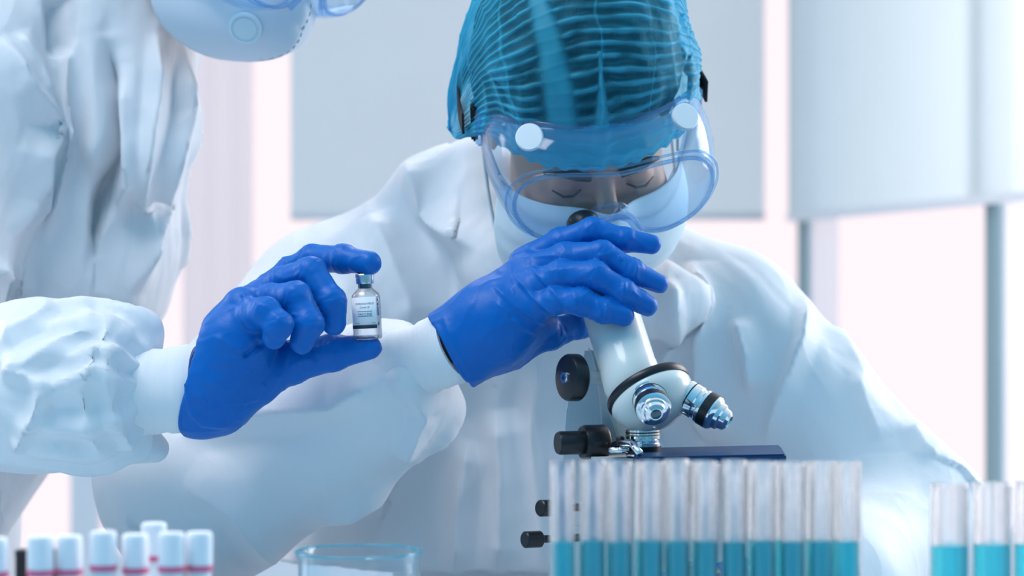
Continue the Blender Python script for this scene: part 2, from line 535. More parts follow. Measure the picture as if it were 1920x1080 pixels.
# ------------------------------------------------------------------ signed distance fields
class Field:
    def __init__(s, lo, hi, h):
        s.lo = np.array(lo, dtype=np.float32)
        s.h = h
        s.n = np.ceil((np.array(hi) - np.array(lo)) / h).astype(int) + 1
        s.d = np.full(tuple(s.n), 0.5, dtype=np.float32)

    def block(s, lo, hi):
        a = np.clip(np.floor((np.array(lo) - s.lo) / s.h).astype(int), 0, s.n)
        b = np.clip(np.ceil((np.array(hi) - s.lo) / s.h).astype(int) + 1, 0, s.n)
        if np.any(b <= a):
            return None, None
        sl = tuple(slice(int(a[i]), int(b[i])) for i in range(3))
        ax = [s.lo[i] + s.h * np.arange(a[i], b[i], dtype=np.float32) for i in range(3)]
        return sl, (ax[0][:, None, None], ax[1][None, :, None], ax[2][None, None, :])

    def merge(s, sl, v, k, op='u'):
        c = s.d[sl]
        if op == 'u':
            if k > 0:
                hh = np.clip(0.5 + 0.5 * (c - v) / k, 0, 1)
                s.d[sl] = c * (1 - hh) + v * hh - k * hh * (1 - hh)
            else:
                s.d[sl] = np.minimum(c, v)
        elif op == 's':
            v = -v
            if k > 0:
                hh = np.clip(0.5 - 0.5 * (c - v) / k, 0, 1)
                s.d[sl] = c * (1 - hh) + v * hh + k * hh * (1 - hh)
            else:
                s.d[sl] = np.maximum(c, v)

    def cap(s, a, b, ra, rb, k=0.0, op='u', flat=None):
        """tapered capsule; flat=(axis, factor) squashes it along an axis"""
        a = np.array(a, dtype=np.float32)
        b = np.array(b, dtype=np.float32)
        m = max(ra, rb) * (1.0) + k + 3 * s.h
        sl, X = s.block(np.minimum(a, b) - m, np.maximum(a, b) + m)
        if sl is None: return s
        ab = b - a
        L2 = float(ab @ ab) + 1e-12
        dx, dy, dz = X[0] - a[0], X[1] - a[1], X[2] - a[2]
        t = np.clip((dx * ab[0] + dy * ab[1] + dz * ab[2]) / L2, 0, 1)
        ex, ey, ez = dx - t * ab[0], dy - t * ab[1], dz - t * ab[2]
        if flat is not None:
            n, f = flat
            n = np.array(n, dtype=np.float32)
            n /= np.linalg.norm(n)
            q = (ex * n[0] + ey * n[1] + ez * n[2]) * (1 / f - 1)
            ex, ey, ez = ex + q * n[0], ey + q * n[1], ez + q * n[2]
            d = (np.sqrt(ex * ex + ey * ey + ez * ez) - (ra + (rb - ra) * t)) * (0.5 + 0.5 * f)
        else:
            d = np.sqrt(ex * ex + ey * ey + ez * ez) - (ra + (rb - ra) * t)
        s.merge(sl, d, k, op)
        return s

    def ell(s, c, r, k=0.0, M=None, op='u'):
        """ellipsoid centre c, radii r, M 3x3 rotation (columns are its axes)"""
        c = np.array(c, dtype=np.float32)
        m = max(r) + k + 3 * s.h
        sl, X = s.block(c - m, c + m)
        if sl is None: return s
        dx, dy, dz = X[0] - c[0], X[1] - c[1], X[2] - c[2]
        if M is not None:
            A = np.array(M, dtype=np.float32)
            u = dx * A[0, 0] + dy * A[1, 0] + dz * A[2, 0]
            v = dx * A[0, 1] + dy * A[1, 1] + dz * A[2, 1]
            w = dx * A[0, 2] + dy * A[1, 2] + dz * A[2, 2]
        else:
            u, v, w = dx + 0 * dy + 0 * dz, dy + 0 * dx + 0 * dz, dz + 0 * dx + 0 * dy
        k0 = np.sqrt((u / r[0]) ** 2 + (v / r[1]) ** 2 + (w / r[2]) ** 2)
        k1 = np.sqrt((u / r[0] ** 2) ** 2 + (v / r[1] ** 2) ** 2 + (w / r[2] ** 2) ** 2) + 1e-9
        s.merge(sl, k0 * (k0 - 1) / k1, k, op)
        return s

    def above(s, z):
        zz = s.lo[2] + s.h * np.arange(s.n[2], dtype=np.float32)
        s.d = np.maximum(s.d, (z - zz)[None, None, :])
        return s

    def half(s, p, n):
        """keep only the side of the plane through p that n points away from"""
        ax = [s.lo[i] + s.h * np.arange(s.n[i], dtype=np.float32) for i in range(3)]
        n = Vector(n).normalized()
        v = (ax[0][:, None, None] - p[0]) * n[0] + (ax[1][None, :, None] - p[1]) * n[1] + (ax[2][None, None, :] - p[2]) * n[2]
        s.d = np.maximum(s.d, v.astype(np.float32))
        return s

    def mesh(s, smooth=1):
        d = s.d
        d[0], d[-1] = 0.5, 0.5
        d[:, 0], d[:, -1] = 0.5, 0.5
        d[:, :, 0], d[:, :, -1] = 0.5, 0.5
        ins = d < 0
        nx, ny, nz = (np.array(d.shape) - 1)
        cnt = np.zeros((nx, ny, nz), dtype=np.uint8)
        for i in (0, 1):
            for j in (0, 1):
                for k in (0, 1):
                    cnt += ins[i:i + nx, j:j + ny, k:k + nz]
        act = (cnt > 0) & (cnt < 8)
        idx = np.full((nx, ny, nz), -1, dtype=np.int32)
        cells = np.argwhere(act)
        idx[act] = np.arange(len(cells), dtype=np.int32)
        acc = np.zeros((len(cells), 3), dtype=np.float64)
        num = np.zeros(len(cells))
        cor = {}
        for i in (0, 1):
            for j in (0, 1):
                for k in (0, 1):
                    cor[(i, j, k)] = d[cells[:, 0] + i, cells[:, 1] + j, cells[:, 2] + k]
        for a in cor:
            for ax in range(3):
                if a[ax] == 1: continue
                b = list(a); b[ax] = 1; b = tuple(b)
                va, vb = cor[a], cor[b]
                m = (va < 0) != (vb < 0)
                t = np.where(m, va / np.where(m, va - vb, 1), 0)
                pt = np.zeros((len(cells), 3))
                for q in range(3):
                    pt[:, q] = a[q]
                pt[:, ax] = t
                acc += pt * m[:, None]
                num += m
        V = s.lo + s.h * (cells + acc / num[:, None])
        F = []
        for ax in range(3):
            o1, o2 = [(1, 2), (2, 0), (0, 1)][ax]
            sh = [nx, ny, nz]
            sa = [slice(0, n + 1) for n in sh]
            lo_s, hi_s = list(sa), list(sa)
            lo_s[ax] = slice(0, sh[ax]); hi_s[ax] = slice(1, sh[ax] + 1)
            A, B = ins[tuple(lo_s)], ins[tuple(hi_s)]
            e = np.argwhere(A != B)
            e = e[(e[:, o1] > 0) & (e[:, o2] > 0) & (e[:, o1] < sh[o1]) & (e[:, o2] < sh[o2])]
            q = []
            for (u, v) in ((0, 0), (-1, 0), (-1, -1), (0, -1)):
                c = e.copy(); c[:, o1] += u; c[:, o2] += v
                q.append(idx[c[:, 0], c[:, 1], c[:, 2]])
            q = np.stack(q, 1)
            flip = ~A[e[:, 0], e[:, 1], e[:, 2]]
            q[flip] = q[flip][:, ::-1]
            F.append(q)
        F = np.concatenate(F)
        for _ in range(smooth):
            V = lap(V, F, 0.5)
        return V, F


def lap(V, F, w):
    n = len(V)
    S = np.zeros((n, 3)); C = np.zeros(n)
    k = F.shape[1]
    for a in range(k):
        i, j = F[:, a], F[:, (a + 1) % k]
        for (x, y) in ((i, j), (j, i)):
            for q in range(3):
                S[:, q] += np.bincount(x, weights=V[y, q], minlength=n)
            C += np.bincount(x, minlength=n)
    return V * (1 - w) + w * S / np.maximum(C, 1)[:, None]


def normals(V, F):
    d1 = V[F[:, 2]] - V[F[:, 0]]
    d2 = (V[F[:, 3]] if F.shape[1] == 4 else V[F[:, 1]]) - V[F[:, 1]] if F.shape[1] == 4 else V[F[:, 1]] - V[F[:, 0]]
    fn = np.cross(d1, d2)
    if F.shape[1] == 3: fn = -fn
    N = np.zeros_like(V)
    for a in range(F.shape[1]):
        for q in range(3):
            N[:, q] += np.bincount(F[:, a], weights=fn[:, q], minlength=len(V))
    return N / (np.linalg.norm(N, axis=1)[:, None] + 1e-12)


# ------------------------------------------------------------------ numpy noise
_rng = np.random.RandomState(7)
_perm = np.concatenate([_rng.permutation(512)] * 3)
_gr = _rng.normal(size=(512, 3)); _gr /= np.linalg.norm(_gr, axis=1)[:, None]


def gnoise(Pt):
    I = np.floor(Pt).astype(int)
    f = Pt - I
    u = f * f * f * (f * (f * 6 - 15) + 10)
    I &= 255
    out = np.zeros(len(Pt))
    for i in (0, 1):
        for j in (0, 1):
            for k in (0, 1):
                h = _perm[_perm[_perm[I[:, 0] + i] + I[:, 1] + j & 511] + I[:, 2] + k & 511]
                g = _gr[h]
                dd = f - np.array([i, j, k])
                w = (u[:, 0] if i else 1 - u[:, 0]) * (u[:, 1] if j else 1 - u[:, 1]) * (u[:, 2] if k else 1 - u[:, 2])
                out += w * (g * dd).sum(1)
    return out * 1.6


def ridge(Pt):
    return 1 - 2 * np.minimum(1, np.abs(gnoise(Pt)) * 1.6)


def worley(Pt):
    """distance to nearest of one jittered point per unit cell"""
    I = np.floor(Pt).astype(int)
    best = np.full(len(Pt), 9.0)
    for i in (-1, 0, 1):
        for j in (-1, 0, 1):
            for k in (-1, 0, 1):
                J = I + np.array([i, j, k])
                h = _perm[_perm[_perm[J[:, 0] & 255] + (J[:, 1] & 255) & 511] + (J[:, 2] & 255) & 511]
                c = J + 0.5 + 0.42 * _gr[h]
                best = np.minimum(best, ((Pt - c) ** 2).sum(1))
    return np.sqrt(best)


def crumple(V, N, dirv, amp, freq=9.0, stretch=0.35, sharp=0.6, seed=0.0):
    """paper-like creases running along dirv (n,3) unit vectors"""
    al = (V * dirv).sum(1)[:, None] * dirv
    Q = (V - al) + al * stretch
    Q = Q * freq + seed
    warp = np.stack([gnoise(Q * 0.7 + 11), gnoise(Q * 0.7 + 37), gnoise(Q * 0.7 + 71)], 1)
    Q2 = Q + 0.45 * warp
    h = sharp * (worley(Q2) - 0.5) * 1.3 + (1 - sharp) * ridge(Q2 * 0.8 + 5)
    h2 = worley(Q2 * 2.1 + 17) - 0.5
    h3 = worley(Q2 * 4.3 + 31) - 0.5
    m = 0.5 + 0.8 * np.clip(gnoise(Q * 0.5 + 91) + 0.4, 0, 1)
    return V + N * (amp * (h + m * (0.6 * h2 + 0.25 * h3)))[:, None]


def folds(V, N, lines, ppm, facing=0.0):
    """raise/lower crease lines given as photo-plane polylines: (pts, width_m, height_m)"""
    px, py = proj(V)
    D = V[:, 1] + 2.0
    sc = FPX / D
    front = np.clip((-N[:, 1] - facing) / 0.25, 0, 1)
    H = np.zeros(len(V))
    for (pts, w, h) in lines:
        best = np.full(len(V), 1e9)
        tt = np.zeros(len(V))
        tot = sum(math.dist(pts[i], pts[i + 1]) for i in range(len(pts) - 1))
        run = 0
        side = np.zeros(len(V))
        for i in range(len(pts) - 1):
            a, b = pts[i], pts[i + 1]
            ex, ey = b[0] - a[0], b[1] - a[1]
            L2 = ex * ex + ey * ey
            t = np.clip(((px - a[0]) * ex + (py - a[1]) * ey) / L2, 0, 1)
            qx, qy = px - a[0] - t * ex, py - a[1] - t * ey
            dd = np.hypot(qx, qy)
            m = dd < best
            best = np.where(m, dd, best)
            tt = np.where(m, (run + t * math.sqrt(L2)) / tot, tt)
            side = np.where(m, np.sign(ex * qy - ey * qx), side)
            run += math.sqrt(L2)
        x = best / sc / w
        # steep on one side, long on the other
        x = np.where(side > 0, x, x * 0.5)
        prof = np.clip(1 - x, 0, 1) ** 1.6
        H += h * prof * np.clip(np.sin(math.pi * np.clip(tt, 0.02, 0.98)) * 2.0, 0, 1)
    return V + N * (H * front)[:, None]


# ================================================================== ROOM
def struct(name, bm, mat, auto=30):
    return tag(bm_obj(name, bm, mat, None, False), kind='structure')


bm = bmesh.new(); box(bm, (0.0, 1.0, -0.01), (9.0, 10.0, 0.02)); struct('floor', bm, floor_m)

YB = 3.2                       # back wall plane, 5.2 m from the camera
kx = 5.2 / FPX


def bx(px): return (px - 960) * kx


ZB = CAM_Z + 134 * 5.2 / FPX   # lower edge of the blinds
# wall under and over the back windows
bm = bmesh.new(); box(bm, (-1.1, YB + 0.08, 0.22), (3.5, 0.12, 0.44)); struct('wall_back', bm, wall_m)
bm = bmesh.new(); box(bm, (-1.1, YB + 0.08, 2.55), (3.5, 0.12, 0.4)); struct('wall_back_upper', bm, wall_m)
# middle blind
bm = bmesh.new(); box(bm, ((bx(545) + bx(1433)) / 2, YB, (ZB + 2.4) / 2), (bx(1433) - bx(545), 0.006, 2.4 - ZB))
bl = tag(bm_obj('roller_blind', bm, blind_m, None, False), 'grey roller blind half drawn down behind the seated person\'s head', 'blind')
bm = bmesh.new(); tube_path(bm, [(bx(545), YB, ZB), (bx(1433), YB, ZB)], 0.008); bm_obj('bottom_bar', bm, frame_m, bl)
# window posts of the back wall
def post(n, px0, px1, z0=0.44, z1=2.4, mat=frame_m, y=YB + 0.05):
    b = bmesh.new(); box(b, ((bx(px0) + bx(px1)) / 2, y, (z0 + z1) / 2), (bx(px1) - bx(px0), 0.05, z1 - z0)); return struct('trim_%d' % n, b, mat)
post(1, 128, 178)
# pale curtain left of the bright gap, softly pleated
V = []; F = []
nx_, nz_ = 120, 2
x0, x1 = bx(350), bx(476)
for j in range(nz_):
    for i in range(nx_):
        u = i / (nx_ - 1)
        V.append((x0 + (x1 - x0) * u, YB - 0.05 + 0.008 * math.sin(u * 17) + 0.04 * u, 0.46 if j == 0 else 2.4))
for i in range(nx_ - 1):
    F.append((i, i + 1, nx_ + i + 1, nx_ + i))
cu = np_mesh('curtain', V, F, curtain_m)
sm = cu.modifiers.new('thick', 'SOLIDIFY'); sm.thickness = 0.003
tag(cu, 'pale pinkish curtain hanging left of the bright window gap', 'curtain')

# side wall of windows at the right, running towards the camera
A = Vector((bx(1475), YB, 0)); Bp = Vector((0.834, 1.94, 0))
wd = (Bp - A).normalized(); wn = Vector((-wd.y, wd.x, 0))


def wall_pt(px):
    # distance along the side wall at which the photo column px is met
    t = (px - 960) / FPX
    s = (t * (A.y + 2) - A.x) / (wd.x - t * wd.y)
    return s


def side_box(s0, s1, z0, z1, th, off=0.0):
    b = bmesh.new()
    c = A + wd * ((s0 + s1) / 2) + wn * off
    M = Matrix.Translation((c.x, c.y, (z0 + z1) / 2)) @ Matrix.Rotation(math.atan2(wd.y, wd.x), 4, 'Z')
    box(b, (0, 0, 0), (s1 - s0, th, z1 - z0), M)
    return b


S_END = 2.3
struct('wall_right', side_box(0, S_END, 0, 0.62, 0.10, 0.06), wall_m)
struct('wall_right_upper', side_box(0, S_END, 2.35, 2.75, 0.10, 0.06), wall_m)
bl = tag(bm_obj('roller_blind', side_box(0.02, S_END, ZB, 2.35, 0.006, 0.0), blind_m, None, False), 'grey roller blind over the bright windows on the right', 'blind')
bm_obj('bottom_bar', side_box(0.02, S_END, ZB - 0.012, ZB + 0.004, 0.014, 0.0), frame_m, bl, False)
for k, (a, b, m) in enumerate([(1478, 1490, frame_d), (1492, 1545, curtain_m), (1826, 1846, frame_d), (1850, 1908, curtain_m)]):
    struct('trim_%d' % (k + 3), side_box(wall_pt(a), wall_pt(b), 0.62, 2.35, 0.02 if m is frame_d else 0.004, 0.03), m)

# ================================================================== TABLE
tb = empty('lab_table', (0, -0.42, 0)); tag(tb, 'white laboratory table under the microscope and the glassware', 'table')
bm = bmesh.new(); box(bm, (0, -0.42, 0.735), (2.2, 1.02, 0.03), None, 0.004); bm_obj('table_top', bm, table_m, tb, False)
for sx in (-1.02, 1.02):
    for sy in (-0.87, 0.03):
        bm = bmesh.new(); box(bm, (sx, sy, 0.36), (0.05, 0.05, 0.72), None, 0.003); bm_obj('leg', bm, frame_m, tb, False)
TZ = 0.75


# ================================================================== GLOVES
def glove(name, chains, palm, cut, ring_c, ring_n, ring_ab, parent, mat=nitrile, h=0.0011, k_palm=0.014, k_f=0.006, extra=None, folds_l=None):
    pts = [Vector(p) for c in chains + palm for p in (c[0])]
    rad = max(max(c[1]) for c in chains + palm) + 0.012
    lo = [min(p[i] for p in pts) - rad for i in range(3)]
    hi = [max(p[i] for p in pts) + rad for i in range(3)]
    f = Field(lo, hi, h)
    for (ps, rs, *ex) in palm:
        fl = ex[0] if ex else None
        for i in range(len(ps) - 1):
            f.cap(ps[i], ps[i + 1], rs[i], rs[i + 1], k_palm, flat=fl)
    base = f.d.copy()
    fingers = []
    for (ps, rs, *ex) in chains:
        g = Field(lo, hi, h)
        for i in range(len(ps) - 1):
            g.cap(ps[i], ps[i + 1], rs[i], rs[i + 1], 0.003)
        # knuckle swell
        for i in range(1, len(ps) - 1):
            g.ell(ps[i], (rs[i] * 1.01,) * 3, 0.004)
        kk = np.clip(0.5 + 0.5 * (base - g.d) / k_f, 0, 1)
        g.d = base * (1 - kk) + g.d * kk - k_f * kk * (1 - kk)
        fingers.append(g.d)
    d = fingers[0]
    for e in fingers[1:]:
        k = 0.0012
        kk = np.clip(0.5 + 0.5 * (d - e) / k, 0, 1)
        d = d * (1 - kk) + e * kk - k * kk * (1 - kk)
    f.d = d
    f.half(cut[0], cut[1])
    V, F = f.mesh(1)
    N = normals(V, F)
    disp = np.zeros(len(V))
    for (ps, rs, *ex) in chains:
        for i in range(1, len(ps) - 1):
            J = np.array(ps[i]); ax = np.array(Vector(ps[i + 1]) - Vector(ps[i - 1])); ax /= np.linalg.norm(ax)
            q = V - J; s = q @ ax
            dist = np.linalg.norm(q - s[:, None] * ax, axis=1)
            w = np.exp(-(s / 0.007) ** 2) * np.exp(-np.clip(dist - rs[i], 0, 1) / 0.003) * (dist < rs[i] * 1.6)
            n_ = gnoise(V * 130 + i * 7)
            disp += w * (0.0006 * np.abs(np.sin(s / 0.0060 * math.pi + 1.8 * n_)) - 0.0003 + 0.0002 * n_)
    disp += 0.0006 * gnoise(V * 45) + 0.0007 * np.clip(ridge(V * np.array([28, 45, 45]) + 0.4 * gnoise(V * 30)[:, None]) - 0.2, 0, 1)
    V = V + N * disp[:, None]
    if folds_l:
        N = normals(V, F)
        V = folds(V, N, folds_l, None)
    o = np_mesh(name, V, F, mat, parent)
    n = Vector(ring_n).normalized()
    e1 = Vector((0, 0, 1)); e1 = (e1 - n * e1.dot(n)).normalized(); e2 = n.cross(e1)
    bm = bmesh.new()
    pts = []
    for i in range(40):
        a = 2 * math.pi * i / 40
        wob = 1 + 0.02 * math.sin(3 * a + 1)
        pts.append(Vector(ring_c) + e1 * (math.cos(a) * ring_ab[0] * wob) + e2 * (math.sin(a) * ring_ab[1] * wob) + n * 0.0015 * math.sin(2 * a))
    tube_path(bm, pts, 0.0022, 8, True)
    bm_obj('rolled_cuff', bm, mat, o)
    return o


# ================================================================== HEAD PIECES (local: face looks along -Y, up +Z)
def head_matrix(c, yaw, pitch, roll, s=1.0):
    return Matrix.Translation(c) @ Matrix.Rotation(R(roll), 4, 'Y') @ Matrix.Rotation(R(yaw), 4, 'Z') @ Matrix.Rotation(R(pitch), 4, 'X') @ Matrix.Scale(s, 4)


def put_head(f, HM):
    M3 = HM.to_3x3(); s = HM.median_scale
    Rm = np.array(M3.normalized())
    def E(c, r, k=0.0, rot=None, op='u'):
        f.ell(HM @ Vector(c), [x * s for x in r], k, Rm if rot is None else Rm @ np.array(rot), op)
    def Cc(a, b, ra, rb, k=0.0, op='u'):
        f.cap(HM @ Vector(a), HM @ Vector(b), ra * s, rb * s, k, op)
    E((0, 0.012, 0.03), (0.076, 0.096, 0.086))
    E((0, -0.028, -0.035), (0.066, 0.068, 0.085), 0.02)
    E((0, -0.048, -0.09), (0.046, 0.042, 0.036), 0.02)
    Cc((-0.03, -0.084, 0.002), (0.03, -0.084, 0.002), 0.013, 0.013, 0.012)
    for sx in (-1, 1):
        E((sx * 0.040, -0.070, -0.045), (0.022, 0.022, 0.02), 0.015)
        E((sx * 0.032, -0.104, -0.019), (0.019, 0.014, 0.012), 0.008, op='s')
        E((sx * 0.032, -0.082, -0.019), (0.0128, 0.0128, 0.0125), 0.002)
        E((sx * 0.079, 0.018, -0.018), (0.007, 0.018, 0.031), 0.004, rot=Matrix.Rotation(sx * R(-18), 3, 'Z'))
        E((sx * 0.084, 0.016, -0.014), (0.004, 0.010, 0.018), 0.003, op='s')
    Cc((0, -0.093, -0.010), (0, -0.119, -0.046), 0.007, 0.0115, 0.008)
    for sx in (-1, 1):
        Cc((sx * 0.008, -0.108, -0.050), (sx * 0.011, -0.105, -0.051), 0.008, 0.007, 0.005)
    Cc((-0.018, -0.092, -0.077), (0.018, -0.092, -0.077), 0.006, 0.006, 0.006)
    Cc((-0.015, -0.090, -0.087), (0.015, -0.090, -0.087), 0.006, 0.006, 0.005)


def grid_mesh(name, fn, nu, nv, mat, parent, HM, thick=0.0, closed_u=False, attr=None):
    V = []; A_ = []
    for j in range(nv):
        for i in range(nu):
            u = i / (nu if closed_u else nu - 1); v = j / (nv - 1)
            r = fn(u, v)
            if attr:
                A_.append(r[1]); r = r[0]
            V.append(HM @ Vector(r))
    F = []
    for j in range(nv - 1):
        for i in range(nu if closed_u else nu - 1):
            i2 = (i + 1) % nu
            F.append((j * nu + i, j * nu + i2, (j + 1) * nu + i2, (j + 1) * nu + i))
    o = np_mesh(name, np.array([tuple(v) for v in V]), np.array(F), mat, parent)
    if attr:
        at = o.data.attributes.new(attr, 'FLOAT', 'POINT')
        at.data.foreach_set('value', np.array(A_, dtype=np.float32))
    if thick:
        m = o.modifiers.new('thick', 'SOLIDIFY'); m.thickness = thick; m.offset = 0
    return o


LENS = [(0, .030), (.040, .033), (.068, .029), (.083, .014), (.085, -.008), (.072, -.028), (.046, -.038), (.024, -.034), (.011, -.018)]
FACE = [(0, -.104, .050), (.045, -.097, .053), (.076, -.070, .046), (.091, -.036, .024), (.092, -.030, -.006), (.076, -.052, -.042), (.048, -.085, -.053), (.024, -.106, -.044), (.010, -.116, -.026)]


def lens_y(x): return -0.146 + 2.0 * x * x


def make_goggles(person, HM, drop=0.0, label=None):
    L = [(x, lens_y(x), z - drop) for x, z in LENS]
    Fc = [(x, y, z - drop) for x, y, z in FACE]
    mir = lambda q: q + [(-x, y, z) for x, y, z in reversed(q[1:])]
    Lc = [Vector(p) for p in catmull(mir(L), 7, True)]
    Fl = [Vector(p) for p in catmull(mir(Fc), 7, True)]
    n = len(Lc)
    cen = Vector((0, -0.146, -drop))
    rings = []
    for t in (0, .18, .4, .62, .8, .93, 1.0):
        ring = []
        for a, b in zip(Fl, Lc):
            bulge = math.sin(math.pi * t) * 0.007
            p = a.lerp(b, t)
            dirn = Vector((p.x, 0, p.z + drop))
            if dirn.length > 1e-6: dirn.normalize()
            p = p + dirn * bulge
            ring.append(p)
        rings.append(ring)
    V = np.array([tuple(HM @ p) for r in rings for p in r])
    F = np.array([(j * n + i, j * n + (i + 1) % n, (j + 1) * n + (i + 1) % n, (j + 1) * n + i) for j in range(len(rings) - 1) for i in range(n)])
    g = np_mesh('goggles', V, F, goggle_m, person)
    m = g.modifiers.new('thick', 'SOLIDIFY'); m.thickness = 0.0018
    if label: g['label'] = label
    # lens
    def lens_pt(rr, i):
        p = Lc[i] - cen
        x, z = p.x * rr, p.z * rr
        return Vector((x, lens_y(x) - 0.003 * (1 - rr * rr), z - drop))
    V = [HM @ lens_pt(0.0, 0)]
    fs = []
    K = 7
    for k in range(1, K + 1):
        for i in range(n):
            V.append(HM @ lens_pt(k / K * 0.995, i))
    bm = bmesh.new()
    vs = [bm.verts.new(v) for v in V]
    for i in range(n):
        bm.faces.new((vs[0], vs[1 + i], vs[1 + (i + 1) % n]))
    for k in range(K - 1):
        for i in range(n):
            a = 1 + k * n
            bm.faces.new((vs[a + i], vs[a + n + i], vs[a + n + (i + 1) % n], vs[a + (i + 1) % n]))
    lo = bm_obj('lens', bm, lens_m, g)
    m = lo.modifiers.new('thick', 'SOLIDIFY'); m.thickness = 0.0016
    bm = bmesh.new(); tube_path(bm, [HM @ p for p in Lc], 0.0018, 8, True); bm_obj('lens_rim', bm, rim_m, g)
    bm = bmesh.new(); tube_path(bm, [HM @ (p * 1.0 + Vector((p.x, 0, p.z + drop)) * 0.07 + Vector((0, 0.006, 0))) for p in Lc], 0.0011, 8, True); bm_obj('lens_rim', bm, rim_m, g)
    bm = bmesh.new(); tube_path(bm, [HM @ p for p in Fl], 0.0021, 8, True); bm_obj('face_flange', bm, rim_m, g)
    # nose bridge struts
    bm = bmesh.new()
    tube_path(bm, [HM @ Vector(p) for p in [(-.020, -.144, -.038 - drop), (-.010, -.146, -.020 - drop), (0, -.147, -.014 - drop), (.010, -.146, -.020 - drop), (.020, -.144, -.038 - drop)]], 0.0026, 8)
    bm_obj('nose_bridge', bm, rim_m, g)
    # round white vent caps
    for sx in (-1, 1):
        c = HM @ Vector((sx * 0.066, -0.104, 0.0475 - drop))
        ax = (HM.to_3x3() @ Vector((sx * 0.25, -0.62, 0.75))).normalized()
        lathe_obj('vent_cap', [(0, -.003), (.0095, -.003), (.0110, -.001), (.0118, .002), (.0118, .0045), (.0108, .006), (0, .0064)], white_pl, g, c, ax, 40)
        # side clip and strap
        bm = bmesh.new()
        Mx = HM @ Matrix.Translation((sx * 0.096, -0.030, 0.012 - drop)) @ Matrix.Rotation(R(sx * 12), 4, 'Z')
        box(bm, (0, 0, 0), (0.007, 0.020, 0.030), Mx, 0.002)
        box(bm, (sx * 0.003, 0.010, 0), (0.004, 0.010, 0.024), Mx, 0.001)
        bm_obj('strap_clip', bm, rim_m, g, False)
        bm = bmesh.new()
        box(bm, (sx * 0.005, 0.012, -0.001), (0.006, 0.016, 0.038), Mx, 0.002)
        bm_obj('strap_end', bm, strap_m, g, False)
    pts = []
    for i in range(61):
        a = math.pi * (i / 60)
        pts.append(Vector((-0.108 * math.cos(a) ** 1 if True else 0, -0.022 + 0.150 * math.sin(a) ** 0.9, 0.012 - drop - 0.01 * math.sin(a))))
    V = []; 
    for p in pts:
        out = Vector((p.x, p.y * 0.8, 0)).normalized()
        for (dz, do) in ((-.011, 0), (.011, 0), (.011, .0022), (-.011, .0022)):
            V.append(HM @ (p + Vector((0, 0, dz)) + out * do))
    F = [(4 * i + k, 4 * i + (k + 1) % 4, 4 * i + 4 + (k + 1) % 4, 4 * i + 4 + k) for i in range(60) for k in range(4)]
    F += [(0, 1, 2, 3), (240, 241, 242, 243)]
    np_mesh('strap', V, F, strap_m, g, False)
    return g


# ================================================================== SEATED PERSON
seated = empty('person', (0.02, 0.38, 0.0))
tag(seated, 'seated person in white coverall, blue hair cap, goggles and mask bent over the microscope', 'person')
HM = head_matrix(P(1088, 196, 2.14), 8, 40, -8, 1.0)


# ---- body (head, neck, torso, arms: one surface)
S1, E1, W1 = P(600, 590, 2.32), P(375, 905, 2.17), P(800, 672, 1.992)
S2, E2, W2 = P(1375, 640, 2.33), P(1700, 990, 2.25), P(1420, 1130, 2.02)
f = Field((-0.50, -0.12, 0.62), (0.50, 0.62, 1.32), 0.004)
put_head(f, HM)
neck_b = P(1075, 520, 2.36)
f.cap(HM @ Vector((0, 0.035, -0.06)), neck_b, 0.056, 0.062, 0.02)
f.cap(neck_b, P(760, 600, 2.35), 0.06, 0.055, 0.03)
f.cap(neck_b, P(1330, 620, 2.36), 0.06, 0.055, 0.03)
f.cap(P(1040, 700, 2.40), P(1040, 1330, 2.40), 0.14, 0.135, 0.04, flat=((0, 1, 0), 0.62))
for a, b, ra, rb in ((S1 + Vector((0.03, 0, 0)), E1, .045, .042), (E1, W1, .036, .013), (S2, E2, .045, .042), (E2, W2, .036, .015), (W1, P(930, 590, 1.985), .013, .020), (W2, P(1370, 1120, 1.99), .015, .014)):
    f.cap(a, b, ra, rb, 0.008)
V, F = f.mesh(1)
body = np_mesh('body', V, F, skin, seated)

# eyebrows and lashes
for sx in (-1, 1):
    bm = bmesh.new()
    tube_path(bm, [HM @ Vector(p) for p in [(sx * .013, -.100, -.006), (sx * .025, -.1005, -.001), (sx * .039, -.094, .0), (sx * .050, -.084, -.006)]], [.0035, .0048, .0042, .002], 8)
    bm_obj('eyebrow', bm, hair_m, seated)
    bm = bmesh.new()
    tube_path(bm, [HM @ Vector(p) for p in [(sx * .020, -.0935, -.022), (sx * .028, -.0975, -.0245), (sx * .036, -.097, -.0245), (sx * .045, -.090, -.021)]], [.0007, .0013, .0013, .0007], 8)
    bm_obj('eyelashes', bm, hair_m, seated)
# hair
f = Field(tuple(HM.translation - Vector((.15,) * 3)), tuple(HM.translation + Vector((.15,) * 3)), 0.003)
Rm = np.array(HM.to_3x3().normalized())
f.ell(HM @ Vector((0, 0.016, 0.045)), (0.090, 0.112, 0.096), 0, Rm)
f.ell(HM @ Vector((0, 0.045, 0.0)), (0.088, 0.085, 0.085), 0.02, Rm)
f.half(HM @ Vector((0, -0.085, 0.050)), HM.to_3x3() @ Vector((0, -1.0, -1.0)))
V, F = f.mesh(1); N = normals(V, F)
V = V + N * (0.003 * gnoise(V * 60))[:, None]
np_mesh('hair', V, F, hair_m, seated)

